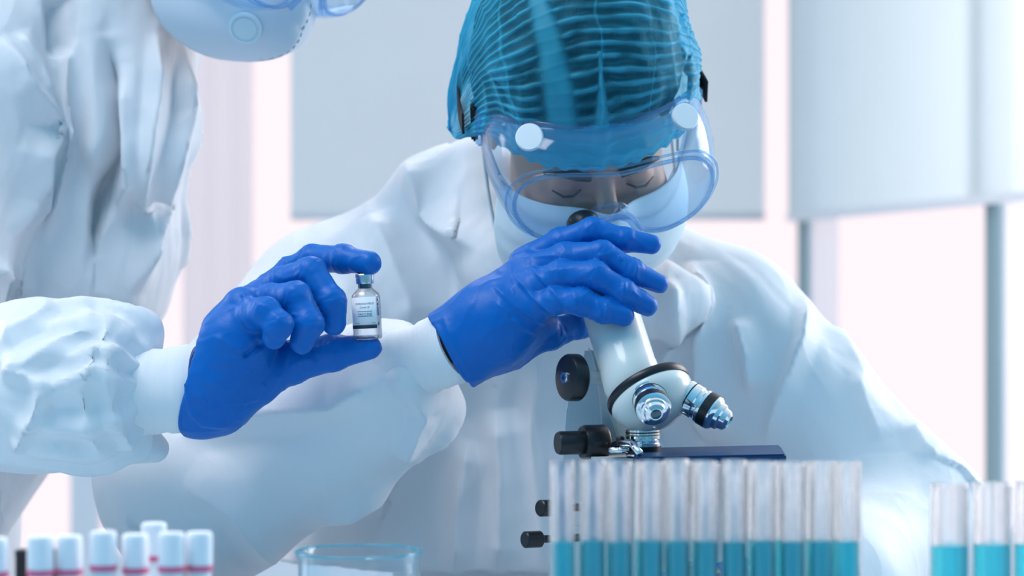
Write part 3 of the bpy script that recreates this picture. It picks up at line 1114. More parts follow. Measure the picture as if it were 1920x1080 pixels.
# ---- bouffant cap
def make_cap(nu, nv):
    v = np.repeat(np.linspace(0, 1, nv), nu); u = np.tile(np.linspace(0, 1, nu), nv)
    psi = R(-8) + v * R(217)
    phi = (u - 0.5) * math.pi
    cp_, sp_ = np.clip(np.cos(phi), 0, 1), np.sin(phi)
    rho = cp_ ** 0.80
    G = np.stack([sp_ * 1.0, -rho * np.cos(psi), rho * np.sin(psi)], 1)
    n1 = gnoise(G * 2.2 + 5); n2 = gnoise(G * 5.0 + 15); n3 = gnoise(G * np.array([7.0, 14, 14]) + 25)
    ph = psi * 66 + 3.4 * n1 + 1.1 * n2 + 0.4 * n3
    pl = (0.5 + 0.5 * np.sin(ph)) ** 3.0
    pl2 = (0.5 + 0.5 * np.sin(ph * 2.1 + 3 * n2)) ** 3
    amp = np.clip(0.72 + 0.6 * n2 + 0.4 * gnoise(G * 8 + 40), 0.25, 1)
    x0 = 0.0995 * sp_
    # flattened plies running front to back
    c1 = -0.047 + 0.010 * np.cos(psi * 0.9)
    w1 = 0.0060 + 0.0065 * np.clip(np.cos(psi * 1.1), 0, 1)
    ply = np.exp(-((x0 - c1) / w1) ** 4) * (psi < 2.5)
    c2 = -0.008 + 0.010 * psi; w2 = np.maximum(0.0015, 0.013 * (0.62 - np.abs(psi - 0.1)))
    ply = np.maximum(ply, 0.9 * np.exp(-((x0 - c2) / w2) ** 4) * (psi < 0.75))
    side = np.clip((np.abs(x0) - 0.045) / 0.04, 0, 1)
    out = 0.0022 * pl * amp * (1 - 0.8 * ply) + 0.0022 * ply + 0.004 * n1 + 0.0025 * n2 + 0.002 * side * ridge(np.stack([psi * 1.2 + 3, phi * 5, n1], 1))
    x = x0 * (1 + out * 7)
    y = 0.012 - (0.122 + out) * rho * np.cos(psi)
    z = 0.022 + (0.126 + out) * rho * np.sin(psi)
    hem = np.exp(-(v / 0.03) ** 2)
    y += 0.008 * hem * rho
    z += 0.002 * hem * np.sin(phi * 40) * rho
    for sx, am in ((-1, 1.0), (1, 0.35)):
        g = np.exp(-(((phi - sx * math.pi / 2) / 0.27) ** 2)) * am
        x += sx * 0.013 * g; z -= 0.052 * g; y += 0.016 * g
    x += 0.004 * np.clip(x0 / 0.1, 0, 1)
    val = 0.75 * pl * amp + 0.25 * pl2 * np.clip(n3 + 0.3, 0, 1)
    val = np.maximum(val * (1 - 0.75 * ply), 0.75 * ply)
    for (a, bb, c_, w_, am) in ((0.030, 0.022, 1.0, 0.0008, .35), (0.064, 0.014, 1.5, 0.0009, .4), (-0.066, -0.010, 2.0, 0.001, .45), (-0.010, 0.014, 1.2, 0.0008, .4)):
        cr = np.exp(-((x0 - a - bb * np.sin(psi * c_) - 0.004 * n2) / w_) ** 2)
        val = np.minimum(1, val + am * cr)
    val = np.maximum(val, 1.0 * (v < 0.10 + 0.02 * n1))
    val = np.clip(val + 0.35 * side * (0.5 + n2), 0, 1)
    V = np.stack([x, y, z], 1)
    M = np.array(HM)
    V = V @ M[:3, :3].T + M[:3, 3]
    i, j = np.meshgrid(np.arange(nu - 1), np.arange(nv - 1))
    k_ = (j * nu + i).ravel()
    o = np_mesh('bouffant_cap', V, np.stack([k_, k_ + 1, k_ + nu + 1, k_ + nu], 1), capm, seated)
    at = o.data.attributes.new('pleat', 'FLOAT', 'POINT')
    at.data.foreach_set('value', val.astype(np.float32))
    return o


capm = bpy.data.materials.new('blue_cap_fabric'); capm.use_nodes = True
t = capm.node_tree
b_ = t.nodes['Principled BSDF']
b_.inputs['Base Color'].default_value = (0.05, 0.55, 0.80, 1)
b_.inputs['Roughness'].default_value = 0.55
at = t.nodes.new('ShaderNodeAttribute'); at.attribute_name = 'pleat'
lw = t.nodes.new('ShaderNodeLayerWeight'); lw.inputs['Blend'].default_value = 0.35
pw = t.nodes.new('ShaderNodeMath'); pw.operation = 'POWER'; pw.inputs[1].default_value = 1.5
t.links.new(lw.outputs['Facing'], pw.inputs[0])
nz = t.nodes.new('ShaderNodeTexNoise'); nz.inputs['Scale'].default_value = 45
tcn = t.nodes.new('ShaderNodeTexCoord'); t.links.new(tcn.outputs['Object'], nz.inputs['Vector'])
m0 = t.nodes.new('ShaderNodeMath'); m0.operation = 'MULTIPLY_ADD'; m0.inputs[1].default_value = 0.66; m0.inputs[2].default_value = 0.02
t.links.new(at.outputs['Fac'], m0.inputs[0])
m1 = t.nodes.new('ShaderNodeMath'); m1.operation = 'MULTIPLY_ADD'; m1.inputs[1].default_value = 0.9
t.links.new(pw.outputs[0], m1.inputs[0]); t.links.new(m0.outputs[0], m1.inputs[2])
m2 = t.nodes.new('ShaderNodeMath'); m2.operation = 'MULTIPLY_ADD'; m2.inputs[1].default_value = 0.16; m2.use_clamp = True
t.links.new(nz.outputs['Fac'], m2.inputs[0]); t.links.new(m1.outputs[0], m2.inputs[2])
tr = t.nodes.new('ShaderNodeBsdfTransparent'); tr.inputs['Color'].default_value = (0.45, 0.85, 1.0, 1)
tl = t.nodes.new('ShaderNodeBsdfTranslucent'); tl.inputs['Color'].default_value = (0.10, 0.60, 0.85, 1)
ma = t.nodes.new('ShaderNodeMixShader'); ma.inputs[0].default_value = 0.35
t.links.new(b_.outputs[0], ma.inputs[1]); t.links.new(tl.outputs[0], ma.inputs[2])
mb = t.nodes.new('ShaderNodeMixShader')
t.links.new(m2.outputs[0], mb.inputs[0]); t.links.new(tr.outputs[0], mb.inputs[1]); t.links.new(ma.outputs[0], mb.inputs[2])
t.links.new(mb.outputs[0], t.nodes['Material Output'].inputs[0])
make_cap(260, 460)

# ---- face mask
def mask_fn(u, v):
    a = (u - 0.5) * 2
    th = a * 1.32
    w = 0.083 + 0.008 * math.sin(math.pi * v)
    x = w * math.sin(th)
    dep = 0.078 + 0.028 * math.sin(math.pi * min(1, v * 0.9 + 0.1))
    y = -0.018 - dep * math.cos(th) ** 0.9 + 0.012 * v * math.cos(th)
    y -= 0.022 * math.exp(-(a / 0.16) ** 2) * max(0, 1 - v * 1.1)
    z = -0.033 - 0.105 * v - 0.006 * abs(a) * (1 - v) + 0.006 * math.exp(-(a / 0.2) ** 2) * (1 - v)
    y -= 0.0022 * math.sin(v * math.pi * 7) * math.cos(th * 0.9)
    return (x, y, z)
mk = grid_mesh('face_mask', mask_fn, 90, 80, mask_w, seated, HM, 0.0015)
for sx in (-1, 1):
    for z0, z1 in ((-0.038, -0.004), (-0.130, -0.035)):
        bm = bmesh.new()
        tube_path(bm, [HM @ Vector(p) for p in catmull([(sx * .081, -.036, z0), (sx * .086, -.010, (z0 + z1) / 2), (sx * .086, .018, z1)], 6)], 0.0016, 8)
        bm_obj('ear_loop', bm, mask_w, mk)

make_goggles(seated, HM)

# ---- coverall
f = Field((-0.52, -0.11, 0.74), (0.52, 0.60, 1.20), 0.003)
def capp(a, b, ra, rb, k=0.03, **kw): f.cap(a, b, ra, rb, k, **kw)
capp(P(1040, 700, 2.40), P(1040, 1330, 2.40), .185, .185, flat=((0, 1, 0), 0.62))
capp(P(640, 600, 2.33), P(1330, 640, 2.36), .080, .075)
capp(P(1060, 500, 2.36), P(720, 560, 2.33), .085, .085)
capp(P(1060, 500, 2.36), P(1330, 600, 2.35), .080, .070, 0.02)
capp(P(740, 470, 2.33), P(850, 400, 2.33), .050, .055, 0.02)
capp(P(810, 365, 2.31), P(905, 340, 2.30), .040, .045, 0.02)
capp(P(905, 400, 2.27), P(960, 480, 2.22), .045, .040, 0.02)
capp(P(960, 500, 2.23), P(1220, 560, 2.25), .045, .040, 0.02)
# right arm of the wearer (left in the picture)
capp(S1, E1, .080, .082, 0.03)
capp(P(575, 700, 2.25), E1, .080, .083, 0.03)
capp(E1, P(590, 800, 2.105), .082, .074, 0.03)
capp(P(590, 800, 2.105), P(720, 725, 2.045), .074, .056, 0.02)
capp(P(720, 725, 2.045), P(757, 690, 2.015), .054, .033, 0.012)
capp(P(420, 890, 2.14), P(826, 772, 2.06), .078, .020, 0.02)
capp(P(780, 930, 2.42), P(680, 1330, 2.40), .11, .13, 0.04)
capp(P(1270, 900, 2.43), P(1330, 1330, 2.41), .11, .13, 0.04)
# left arm
capp(S2, E2, .078, .078, 0.03)
capp(E2, P(1560, 1085, 2.10), .078, .055, 0.03)
capp(P(1560, 1085, 2.10), P(1460, 1120, 2.04), .055, .042, 0.03)
f.above(0.7515)
V, F = f.mesh(2)
N = normals(V, F)
# crease direction: along the nearest limb
def dirs(V, segs):
    best = np.full(len(V), 1e9); out = np.zeros((len(V), 3)); out[:, 2] = 1
    for a, b in segs:
        a = np.array(a); b = np.array(b); ab = b - a
        tt = np.clip(((V - a) @ ab) / (ab @ ab), 0, 1)
        d = np.linalg.norm(V - a - tt[:, None] * ab, axis=1)
        m = d < best
        best[m] = d[m]; out[m] = ab / np.linalg.norm(ab)
    return out
DV = dirs(V, [(S1, E1), (E1, W1), (S2, E2), (E2, W2), (P(1040, 600, 2.36), P(1040, 1300, 2.36))])
V = crumple(V, N, DV, 0.008, 8.0, 0.38, 0.75)
N = normals(V, F)
V = folds(V, N, [
    ([(335, 822), (480, 780), (634, 762), (740, 700)], .020, 0.019), ([(783, 769), (768, 820), (750, 860)], .010, 0.013),
    ([(735, 690), (775, 750), (790, 790)], .014, 0.016), ([(865, 800), (740, 905), (600, 985)], .010, 0.013),
    ([(340, 900), (440, 960), (520, 1060)], .02, 0.014), ([(470, 560), (560, 640), (640, 640)], .02, 0.019),
    ([(690, 400), (720, 470), (760, 560), (770, 620)], .018, 0.016), ([(760, 300), (800, 400), (900, 470)], .016, 0.016),
    ([(1506, 548), (1499, 639), (1434, 834)], .010, 0.011), ([(1376, 594), (1400, 670), (1415, 743)], .012, 0.016),
    ([(1298, 484), (1310, 640), (1330, 834)], .018, 0.019), ([(1600, 700), (1620, 760), (1650, 830)], .014, .007),
    ([(1700, 790), (1730, 840), (1760, 860)], .014, .007), ([(1560, 600), (1600, 680), (1620, 720)], .014, .007),
    ([(930, 760), (945, 900), (930, 1080)], .022, 0.022), ([(880, 820), (860, 950), (850, 1080)], .016, 0.019), ([(1010, 640), (1000, 800), (1020, 1080)], .02, 0.016),
    ([(1250, 520), (1260, 640), (1240, 700)], .015, 0.016)], None)
cov = np_mesh('coverall', V, F, suit, seated)

# trousers and stool, below the table top
f = Field((-0.35, 0.0, 0.0), (0.40, 0.66, 0.80), 0.009)
hip = Vector((0.035, 0.42, 0.60))
f.cap(hip + Vector((-.08, 0, 0)), hip + Vector((.08, 0, 0)), .12, .12, .03)
f.cap(hip, hip + Vector((0, 0, .16)), .16, .15, .03, flat=((0, 1, 0), 0.75))
for sx in (-1, 1):
    kn = Vector((0.035 + sx * 0.13, 0.13, 0.56)); an = Vector((0.035 + sx * 0.13, 0.17, 0.10))
    f.cap(hip + Vector((sx * .09, 0, -.01)), kn, .095, .075, .03)
    f.cap(kn, an, .075, .055, .02)
    f.cap(an + Vector((0, .03, -.055)), an + Vector((0, -.12, -.065)), .04, .033, .02)
V, F = f.mesh(1); N = normals(V, F)
V = crumple(V, N, np.tile([0, 0, 1.0], (len(V), 1)), 0.008, 8)
np_mesh('coverall_trousers', V, F, suit, seated)
st = empty('lab_stool', (0.035, 0.44, 0)); tag(st, 'dark round stool under the seated person', 'stool')
lathe_obj('seat', [(0, 0.440), (.15, .440), (.165, .450), (.165, .467), (.15, .474), (0, .476)], stool_m, st, (0.035, 0.46, 0))
lathe_obj('column', [(0, .05), (.028, .05), (.028, .44), (0, .44)], chrome, st, (0.035, 0.46, 0))
lathe_obj('base', [(0, 0), (.2, 0), (.2, .015), (.05, .04), (0, .05)], chrome, st, (0.035, 0.46, 0))

# ---- cuffs and gloves
def cuff(parent, a, b, ra, rb, flat=1.0, name='knit_cuff', ecc=(0, 0, 1)):
    a, b = Vector(a), Vector(b)
    ax = (b - a); L = ax.length
    prof = []
    n = 14
    for i in range(n + 1):
        t_ = i / n
        r_ = ra + (rb - ra) * t_ + 0.0012 * math.sin(t_ * 9) + 0.0006 * math.sin(t_ * 31)
        prof.append((r_, L * t_))
    prof = [(0.01, 0)] + prof + [(rb - .003, L), (rb - .004, L - .01)]
    return lathe_obj(name, prof, knit, parent, a, ax, 64, auto=60)

CA, CB = P(742, 660, 2.0) + (P(842, 655, 1.985) - P(742, 700, 2.0)) * 0, P(848, 652, 1.985)
cuff(seated, P(738, 700, 2.015), P(858, 645, 1.985), .0325, .0292)

r = 1.0
chains = [
    ([P(985, 492, 2.0), P(1052, 455, 1.990), P(1110, 434, 1.982), P(1172, 449, 1.980), P(1222, 459, 1.982)], [.0135, .0118, .0108, .0094, .0078]),
    ([P(985, 512, 1.985), P(1060, 484, 1.970), P(1128, 477, 1.960), P(1186, 510, 1.958), P(1236, 532, 1.962)], [.0135, .0118, .0108, .0098, .0080]),
    ([P(985, 545, 1.970), P(1050, 518, 1.955), P(1116, 516, 1.946), P(1168, 549, 1.946), P(1214, 573, 1.950)], [.0135, .0118, .0112, .0104, .0082]),
    ([P(990, 575, 1.965), P(1045, 562, 1.950), P(1090, 566, 1.940), P(1132, 582, 1.940), P(1170, 592, 1.942)], [.0130, .0108, .0105, .0096, .0084]),
    # thumb behind, under the palm
    ([P(965, 650, 2.005), P(1030, 625, 2.010), P(1085, 610, 2.022), P(1130, 600, 2.035)], [.0150, .0125, .0110, .0095]),
]
palm = [
    ([P(842, 655, 1.985), P(905, 615, 1.985), P(985, 510, 1.992)], [.0285, .0270, .0155], ((0, 1, 0.1), 0.8)),
    ([P(842, 655, 1.985), P(925, 600, 1.982), P(990, 535, 1.978)], [.0285, .0280, .0180], ((0, 1, 0.1), 0.8)),
    ([P(846, 665, 1.985), P(930, 610, 1.975), P(1000, 568, 1.965)], [.0270, .0280, .0165], ((0, 1, 0.1), 0.8)),
    ([P(870, 660, 2.0), P(945, 640, 2.005), P(1010, 600, 1.995)], [.0230, .0210, .0150]),
]
glove('glove', chains, palm, (P(842, 655, 1.985), P(842, 655, 1.985) - P(930, 600, 1.985)), P(844, 654, 1.985), P(930, 600, 1.985) - P(842, 655, 1.985), (.0308, .0265), seated,
      folds_l=[([(920, 530), (965, 575), (1015, 605), (1035, 608)], .0035, .0022), ([(955, 505), (1000, 560), (1040, 590), (1058, 596)], .0035, .0022), ([(990, 495), (1035, 545), (1073, 590)], .003, .0020),
               ([(930, 565), (960, 600), (1010, 630)], .003, .0018), ([(1073, 540), (1080, 575), (1078, 592)], .002, .0014), ([(1118, 560), (1124, 580), (1124, 600)], .002, .0014), ([(1138, 565), (1136, 590), (1140, 605)], .002, .0014),
               ([(1124, 475), (1126, 490)], .002, .0014), ([(1160, 478), (1164, 490)], .002, .0012), ([(1195, 495), (1192, 515), (1196, 525)], .002, .0014), ([(1170, 525), (1168, 550), (1172, 562)], .002, .0014), ([(1185, 545), (1200, 560)], .0016, .0010),
               ([(1108, 520), (1112, 545)], .002, .0012), ([(830, 590), (850, 650), (880, 700)], .004, .0012), ([(1150, 590), (1158, 600)], .0016, .001), ([(970, 470), (1000, 480), (1050, 480)], .003, .001), ([(960, 600), (985, 620)], .002, .0012)])

# other hand, resting by the stage
HB = P(1400, 1128, 2.03)
cuff(seated, W2 + Vector((.02, .01, 0)), P(1392, 1126, 2.02), .032, .029)
def off(x, y, z): return Vector((HB.x + x, HB.y + y, max(HB.z + z, TZ + 0.012)))
chains = [([off(-.05, .02 - .016 * i, .008), off(-.085, .02 - .017 * i, .014), off(-.108, .018 - .018 * i, .004), off(-.120, .016 - .018 * i, -.012)], [.012, .0105, .0098, .0085]) for i in range(4)]
chains.append(([off(-.02, .03, 0), off(-.055, .052, -.004), off(-.085, .05, -.010)], [.014, .0115, .009]))
palm = [([off(0, 0, 0), off(-.05, .018 - .016 * i, .004)], [.026, .0145]) for i in range(4)]
glove('glove', chains, palm, (off(.0, 0, 0), (1, 0, 0)), off(0, 0, 0), (-1, 0, 0), (.029, .027), seated, h=.002)

# ================================================================== STANDING PERSON
standing = empty('person', (-0.42, 0.40, 0.0))
tag(standing, 'standing person at left in white coverall holding up the small vial', 'person')
HM2 = head_matrix(P(425, -205, 2.27), 50, 28, 0, 1.03)
def PL(x, y, D): return P(x, y, D - 0.06)


S3, E3, W3 = P(-60, 60, 2.32), P(-230, 770, 2.12), PL(290, 735, 2.02)
f = Field((-0.85, -0.16, 0.75), (-0.05, 0.75, 1.60), 0.005)
put_head(f, HM2)
nb = P(230, 60, 2.40)
f.cap(HM2 @ Vector((0, 0.035, -0.06)), nb, 0.054, 0.062, 0.02)
f.cap(nb, P(-60, 80, 2.42), .06, .06, .03)
f.cap(P(110, 150, 2.44), P(-330, 1150, 2.46), .10, .09, .04, flat=((0, 1, 0), 0.7))
f.cap(P(-50, 90, 2.40), E3, .048, .042, .02)
f.cap(E3, W3, .042, .024, .02)
f.cap(W3, PL(430, 690, 2.01), .024, .020, .01)
V, F = f.mesh(1)
np_mesh('body', V, F, skin, standing)

def n95(u, v):
    th = u * 2 * math.pi
    rr = v
    sn, cs = math.sin(th), math.cos(th)
    x = 0.080 * rr * math.copysign(abs(sn) ** 0.85, sn)
    z = -0.072 + 0.064 * rr * math.copysign(abs(cs) ** (0.7 if cs < 0 else 1), cs)
    dome = (1 - rr ** 2.2)
    y = -0.072 - 0.072 * dome * (1 - 0.15 * abs(math.sin(th)) * rr) + 0.040 * (abs(x) / 0.08) ** 2 * rr
    y += 0.010 * (1 if z < -0.1 else 0) * 0
    y -= 0.010 * math.exp(-(x / 0.010) ** 2) * rr * (1 - rr) * 2
    return (x, y, z)
mk = grid_mesh('respirator_mask', n95, 96, 40, mask_n, standing, HM2, 0.002, closed_u=True)
# round exhalation valve on the wearer's right cheek side
def on_mask(x, z):
    th = math.atan2(x / 0.080, (z + 0.072) / 0.064); rr = math.hypot(x / 0.080, (z + 0.072) / 0.064)
    return Vector(n95(th / (2 * math.pi), rr))
vc = on_mask(-0.038, -0.082); vn = (on_mask(-0.034, -0.082) - on_mask(-0.042, -0.082)).cross(on_mask(-0.038, -0.078) - on_mask(-0.038, -0.086))
if vn.y > 0: vn = -vn
vax = HM2.to_3x3() @ vn
vv = lathe_obj('valve', [(0, 0), (.0150, 0), (.0155, .002), (.0150, .0038), (.0128, .0044), (.0120, .0030), (.0112, .0030), (.0105, .0040), (0, .0046)], mask_w, mk, HM2 @ vc, vax, 48)
bm = bmesh.new()
for k in range(13):
    z = -0.125 + 0.0065 * k
    a, b = on_mask(-0.003 + 0.0008 * k, z), on_mask(-0.003 + 0.0008 * k + .0004, z + 0.0034)
    nn = Vector((-.1, -.0012, 0))
    tube_path(bm, [HM2 @ (a + Vector((0, -.0015, 0))), HM2 @ (b + Vector((0, -.0015, 0)))], 0.0004, 6)
bm_obj('stitched_seam', bm, frame_d, mk)
make_goggles(standing, HM2, 0.018)
# hood of the coverall over the head
f = Field(tuple(HM2.translation - Vector((.18,) * 3)), tuple(HM2.translation + Vector((.18,) * 3)), 0.005)
Rm2 = np.array(HM2.to_3x3().normalized())
f.ell(HM2 @ Vector((0, 0.03, 0.02)), (.105, .125, .125), 0, Rm2)
f.ell(HM2 @ Vector((0, -0.06, -0.02)), (.080, .10, .095), 0.01, Rm2, op='s')
V, F = f.mesh(1)
np_mesh('hood', V, F, suit2, standing)

f = Field((-0.86, -0.16, 0.74), (-0.12, 0.66, 1.42), 0.003)
def cp2(a, b, ra, rb, k=0.03, **kw): f.cap(a, b, ra, rb, k, **kw)
cp2(P(150, -60, 2.40), P(110, 480, 2.40), .125, .112, flat=((0, 1, 0), 0.8))
cp2(P(105, 480, 2.40), P(-330, 1150, 2.44), .112, .11, flat=((0, 1, 0), 0.8))
cp2(P(240, -60, 2.34), P(250, 260, 2.33), .070, .055, 0.02)
cp2(P(230, 20, 2.38), P(-40, 60, 2.38), .075, .080, 0.03)
cp2(P(-30, 90, 2.34), P(-200, 560, 2.24), .095, .090, 0.03)
cp2(P(-200, 560, 2.24), P(-200, 760, 2.15), .090, .080, 0.03)
cp2(P(-200, 750, 2.10), PL(100, 722, 2.04), .073, .066, 0.02)
cp2(PL(60, 722, 2.05), PL(165, 730, 2.025), .064, .059, 0.02)
cp2(PL(165, 730, 2.025), PL(205, 738, 2.025), .058, .042, 0.01)
cp2(PL(170, 650, 2.02), PL(262, 622, 2.03), .030, .016, 0.02)
cp2(PL(180, 820, 2.02), PL(290, 846, 2.03), .022, .010, 0.02)
f.above(0.7515)
V, F = f.mesh(2)
N = normals(V, F)
DV = dirs(V, [(P(-30, 90, 2.34), P(-200, 600, 2.24)), (P(-200, 750, 2.10), PL(275, 735, 2.025)), (P(200, -60, 2.36), P(60, 900, 2.42))])
V = crumple(V, N, DV, 0.0075, 11.0, 0.30, 0.8, 3.0)
N = normals(V, F)
V = folds(V, N, [
    ([(137, 60), (125, 200), (100, 354), (83, 460)], .010, 0.017), ([(98, -20), (102, 60), (104, 110)], .012, -0.027),
    ([(196, 60), (204, 250), (190, 380), (175, 560)], .014, -0.037), ([(0, 60), (42, 167), (92, 233), (60, 290), (55, 380), (20, 450)], .018, 0.024),
    ([(225, 110), (225, 208), (236, 333), (190, 450), (165, 560)], .010, 0.022), ([(292, 50), (287, 187), (267, 354), (256, 560)], .011, 0.019),
    ([(342, 80), (342, 208), (317, 312), (262, 470), (240, 560)], .010, 0.020), ([(390, 140), (371, 229), (340, 400), (330, 560)], .012, 0.020),
    ([(30, 60), (60, 120), (80, 180)], .008, 0.010),
    # sleeve
    ([(0, 640), (60, 610), (110, 575)], .012, 0.010), ([(30, 850), (90, 740), (102, 730)], .008, 0.013), ([(0, 700), (60, 712), (102, 732)], .010, 0.012),
    ([(100, 725), (150, 712), (195, 690)], .010, 0.010), ([(210, 600), (170, 680), (150, 730), (165, 810), (200, 860)], .014, 0.013),
    ([(215, 640), (195, 700), (205, 780), (250, 850)], .010, 0.013), ([(0, 690), (50, 690), (120, 640), (190, 620)], .012, 0.009), ([(-20, 500), (15, 525), (25, 560)], .014, 0.016)], None)
# gathers where the sleeve meets the cuff
gx = np.array(PL(215, 738, 2.025)); gd = V - gx; ax_ = np.array((PL(275, 735, 2.025) - PL(100, 722, 2.04)).normalized())
al = gd @ ax_; rad_ = np.linalg.norm(gd - al[:, None] * ax_, axis=1)
wg = np.exp(-((al + 0.005) / 0.045) ** 2) * (rad_ < 0.085)
ang = np.arctan2(gd[:, 2], gd[:, 1])
V = V + normals(V, F) * (wg * 0.004 * np.sin(ang * 13 + 2 * gnoise(V * 25)))[:, None]
np_mesh('coverall', V, F, suit2, standing)
f = Field((-1.1, 0.0, 0.0), (-0.2, 0.75, 0.86), 0.010)
hp = P(-330, 1150, 2.46); hp.z = 0.80
for sx in (-1, 1):
    a = Vector((hp.x + sx * .085, hp.y, .78)); k_ = Vector((hp.x + sx * .10, hp.y, .46)); an = Vector((hp.x + sx * .10, hp.y + .02, .09))
    f.cap(a, k_, .115, .08, .03); f.cap(k_, an, .08, .06, .02); f.cap(an + Vector((0, .02, -.045)), an + Vector((.03, -.13, -.055)), .04, .033, .02)
V, F = f.mesh(1)
np_mesh('coverall_trousers', V, F, suit2, standing)

cuff(standing, PL(222, 738, 2.022), PL(375, 728, 2.012), .0365, .0345)
chains = [
    ([PL(500, 545, 2.045), PL(545, 510, 2.042), PL(585, 486, 2.034), PL(645, 486, 2.012), PL(692, 493, 1.998)], [.0125, .0115, .0112, .0108, .0096]),
    ([PL(480, 562, 2.020), PL(530, 530, 2.008), PL(583, 511, 1.992), PL(622, 565, 1.980), PL(627, 606, 1.982)], [.0135, .0122, .0118, .0112, .0094]),
    ([PL(462, 588, 1.998), PL(510, 562, 1.984), PL(555, 557, 1.966), PL(578, 608, 1.958), PL(566, 640, 1.962)], [.0135, .0122, .0118, .0112, .0098]),
    ([PL(445, 612, 1.985), PL(475, 590, 1.965), PL(499, 585, 1.948), PL(522, 609, 1.942), PL(514, 632, 1.947)], [.0135, .0118, .0112, .0105, .0092]),
    ([PL(470, 715, 2.005), PL(545, 680, 2.012), PL(625, 661, 2.008), PL(694, 652, 2.0)], [.0185, .0165, .0142, .0096]),
]
palm = [
    ([PL(392, 735, 2.012), PL(440, 640, 2.015), PL(492, 560, 2.030)], [.0320, .0240, .0160]),
    ([PL(392, 730, 2.005), PL(440, 640, 1.998), PL(478, 580, 2.005)], [.0320, .0250, .0160]),
    ([PL(396, 725, 2.0), PL(430, 640, 1.985), PL(458, 578, 1.985)], [.0310, .0230, .0170]),
    ([PL(398, 752, 2.0), PL(450, 716, 2.0), PL(500, 694, 2.005)], [.0215, .0200, .0180]),
    ([PL(410, 700, 1.99), PL(455, 640, 1.985), PL(478, 620, 1.990)], [.0260, .0220, .0160]),
    ([PL(372, 735, 2.012), PL(405, 728, 2.010)], [.0350, .0330]),
    ([PL(378, 772, 2.010), PL(418, 768, 2.005)], [.0175, .0150]),
    ([PL(440, 738, 2.0), PL(488, 726, 2.005)], [.0150, .0130]),
]
glove('glove', chains, palm, (PL(368, 732, 2.012), (-1, 0.1, 0.24)), PL(370, 732, 2.012), (1, -.1, -.24), (.0360, .0355), standing, k_palm=.010,
      folds_l=[([(455, 672), (480, 655), (495, 640)], .004, -.0035), ([(372, 735), (385, 760), (410, 768)], .003, .0022), ([(355, 770), (380, 795), (430, 800)], .004, .0024), ([(410, 757), (455, 755), (490, 745)], .003, .0020), ([(452, 548), (462, 562), (474, 566)], .003, .0018),
               ([(568, 700), (567, 660)], .002, .0014), ([(592, 695), (590, 655)], .002, .0014), ([(628, 690), (632, 655)], .002, .0012), ([(440, 735), (462, 700), (475, 690)], .003, .0018), ([(480, 745), (500, 720)], .003, .0016), ([(497, 748), (530, 700), (540, 660)], .003, .0014),
               ([(345, 700), (352, 750), (360, 790)], .003, .0016), ([(600, 586), (614, 578), (620, 582)], .0018, .0012), ([(546, 590), (556, 592)], .0016, .001), ([(400, 630), (430, 650), (470, 660)], .003, .0012)])

# ================================================================== VIAL
vb = PL(690, 637, 2.0); vt = PL(683, 510, 2.0)
vax = (vt - vb).normalized()
k = (vt - vb).length / 0.0570
vial = empty('vaccine_vial', vb); tag(vial, 'small glass vaccine vial with printed label held between blue-gloved finger and thumb', 'vial')
m_ = 0.001 * k
lathe_obj('glass_bottle', [(0, .3 * m_), (9 * m_, .2 * m_), (11.6 * m_, .8 * m_), (12.2 * m_, 2.5 * m_), (12.2 * m_, 36 * m_), (11.4 * m_, 38.5 * m_), (8.5 * m_, 41.5 * m_), (6.2 * m_, 43.5 * m_), (6.0 * m_, 47.0 * m_), (6.9 * m_, 47.8 * m_), (6.9 * m_, 49 * m_),
    (4.9 * m_, 49 * m_), (4.8 * m_, 43.8 * m_), (7.4 * m_, 40.5 * m_), (10.3 * m_, 37.6 * m_), (11.0 * m_, 35.6 * m_), (11.0 * m_, 4 * m_), (9.5 * m_, 2.4 * m_), (0, 2.2 * m_)], glass, vial, vb, vax, 64)
lathe_obj('stopper', [(0, 42.5 * m_), (4.7 * m_, 42.5 * m_), (4.7 * m_, 49 * m_), (0, 49 * m_)], stopper_m, vial, vb, vax, 40)
lathe_obj('cap_seal', [(6.2 * m_, 47.2 * m_), (7.5 * m_, 47.0 * m_), (7.7 * m_, 48 * m_), (7.7 * m_, 52 * m_), (7.9 * m_, 52.2 * m_), (7.9 * m_, 54.6 * m_), (7.3 * m_, 55.4 * m_), (0, 55.6 * m_), (0, 49.2 * m_), (6.2 * m_, 49.2 * m_)], alu, vial, vb, vax, 48)
# label wrap
RL = 12.32 * m_
Mv = Matrix.Translation(vb) @ axis_frame(vax)
# angle that faces the camera in that frame
loc_cam = Mv.inverted() @ cam.location
a0 = math.atan2(loc_cam.y, loc_cam.x)
def lab_pt(u, z, r_=RL):
    """u metres to the viewer's right along the label"""
    a = a0 + u / RL
    return Mv @ Vector((r_ * math.cos(a), r_ * math.sin(a), z))
def lab_patch(name, u0, u1, z0, z1, mat, parent, r_=RL, n=36, th=0.0001):
    V = []; F = []
    for j, z in enumerate((z0, z1)):
        for i in range(n + 1):
            V.append(lab_pt(u0 + (u1 - u0) * i / n, z, r_))
    for i in range(n): F.append((i, i + 1, n + 2 + i, n + 1 + i))
    o = np_mesh(name, np.array([tuple(v) for v in V]), np.array(F), mat, parent)
    md = o.modifiers.new('thick', 'SOLIDIFY'); md.thickness = th; md.offset = 1
    return o
U0, U1 = -16.0 * m_, 9.2 * m_
lab = lab_patch('label', U0, U1, 9.5 * m_, 36.0 * m_, label_m, vial)
lab['label'] = 'white paper label with dark print'
lab_patch('label_band', U0, U1 * .97, 9.6 * m_, 12.6 * m_, ink, lab, RL + .00012)
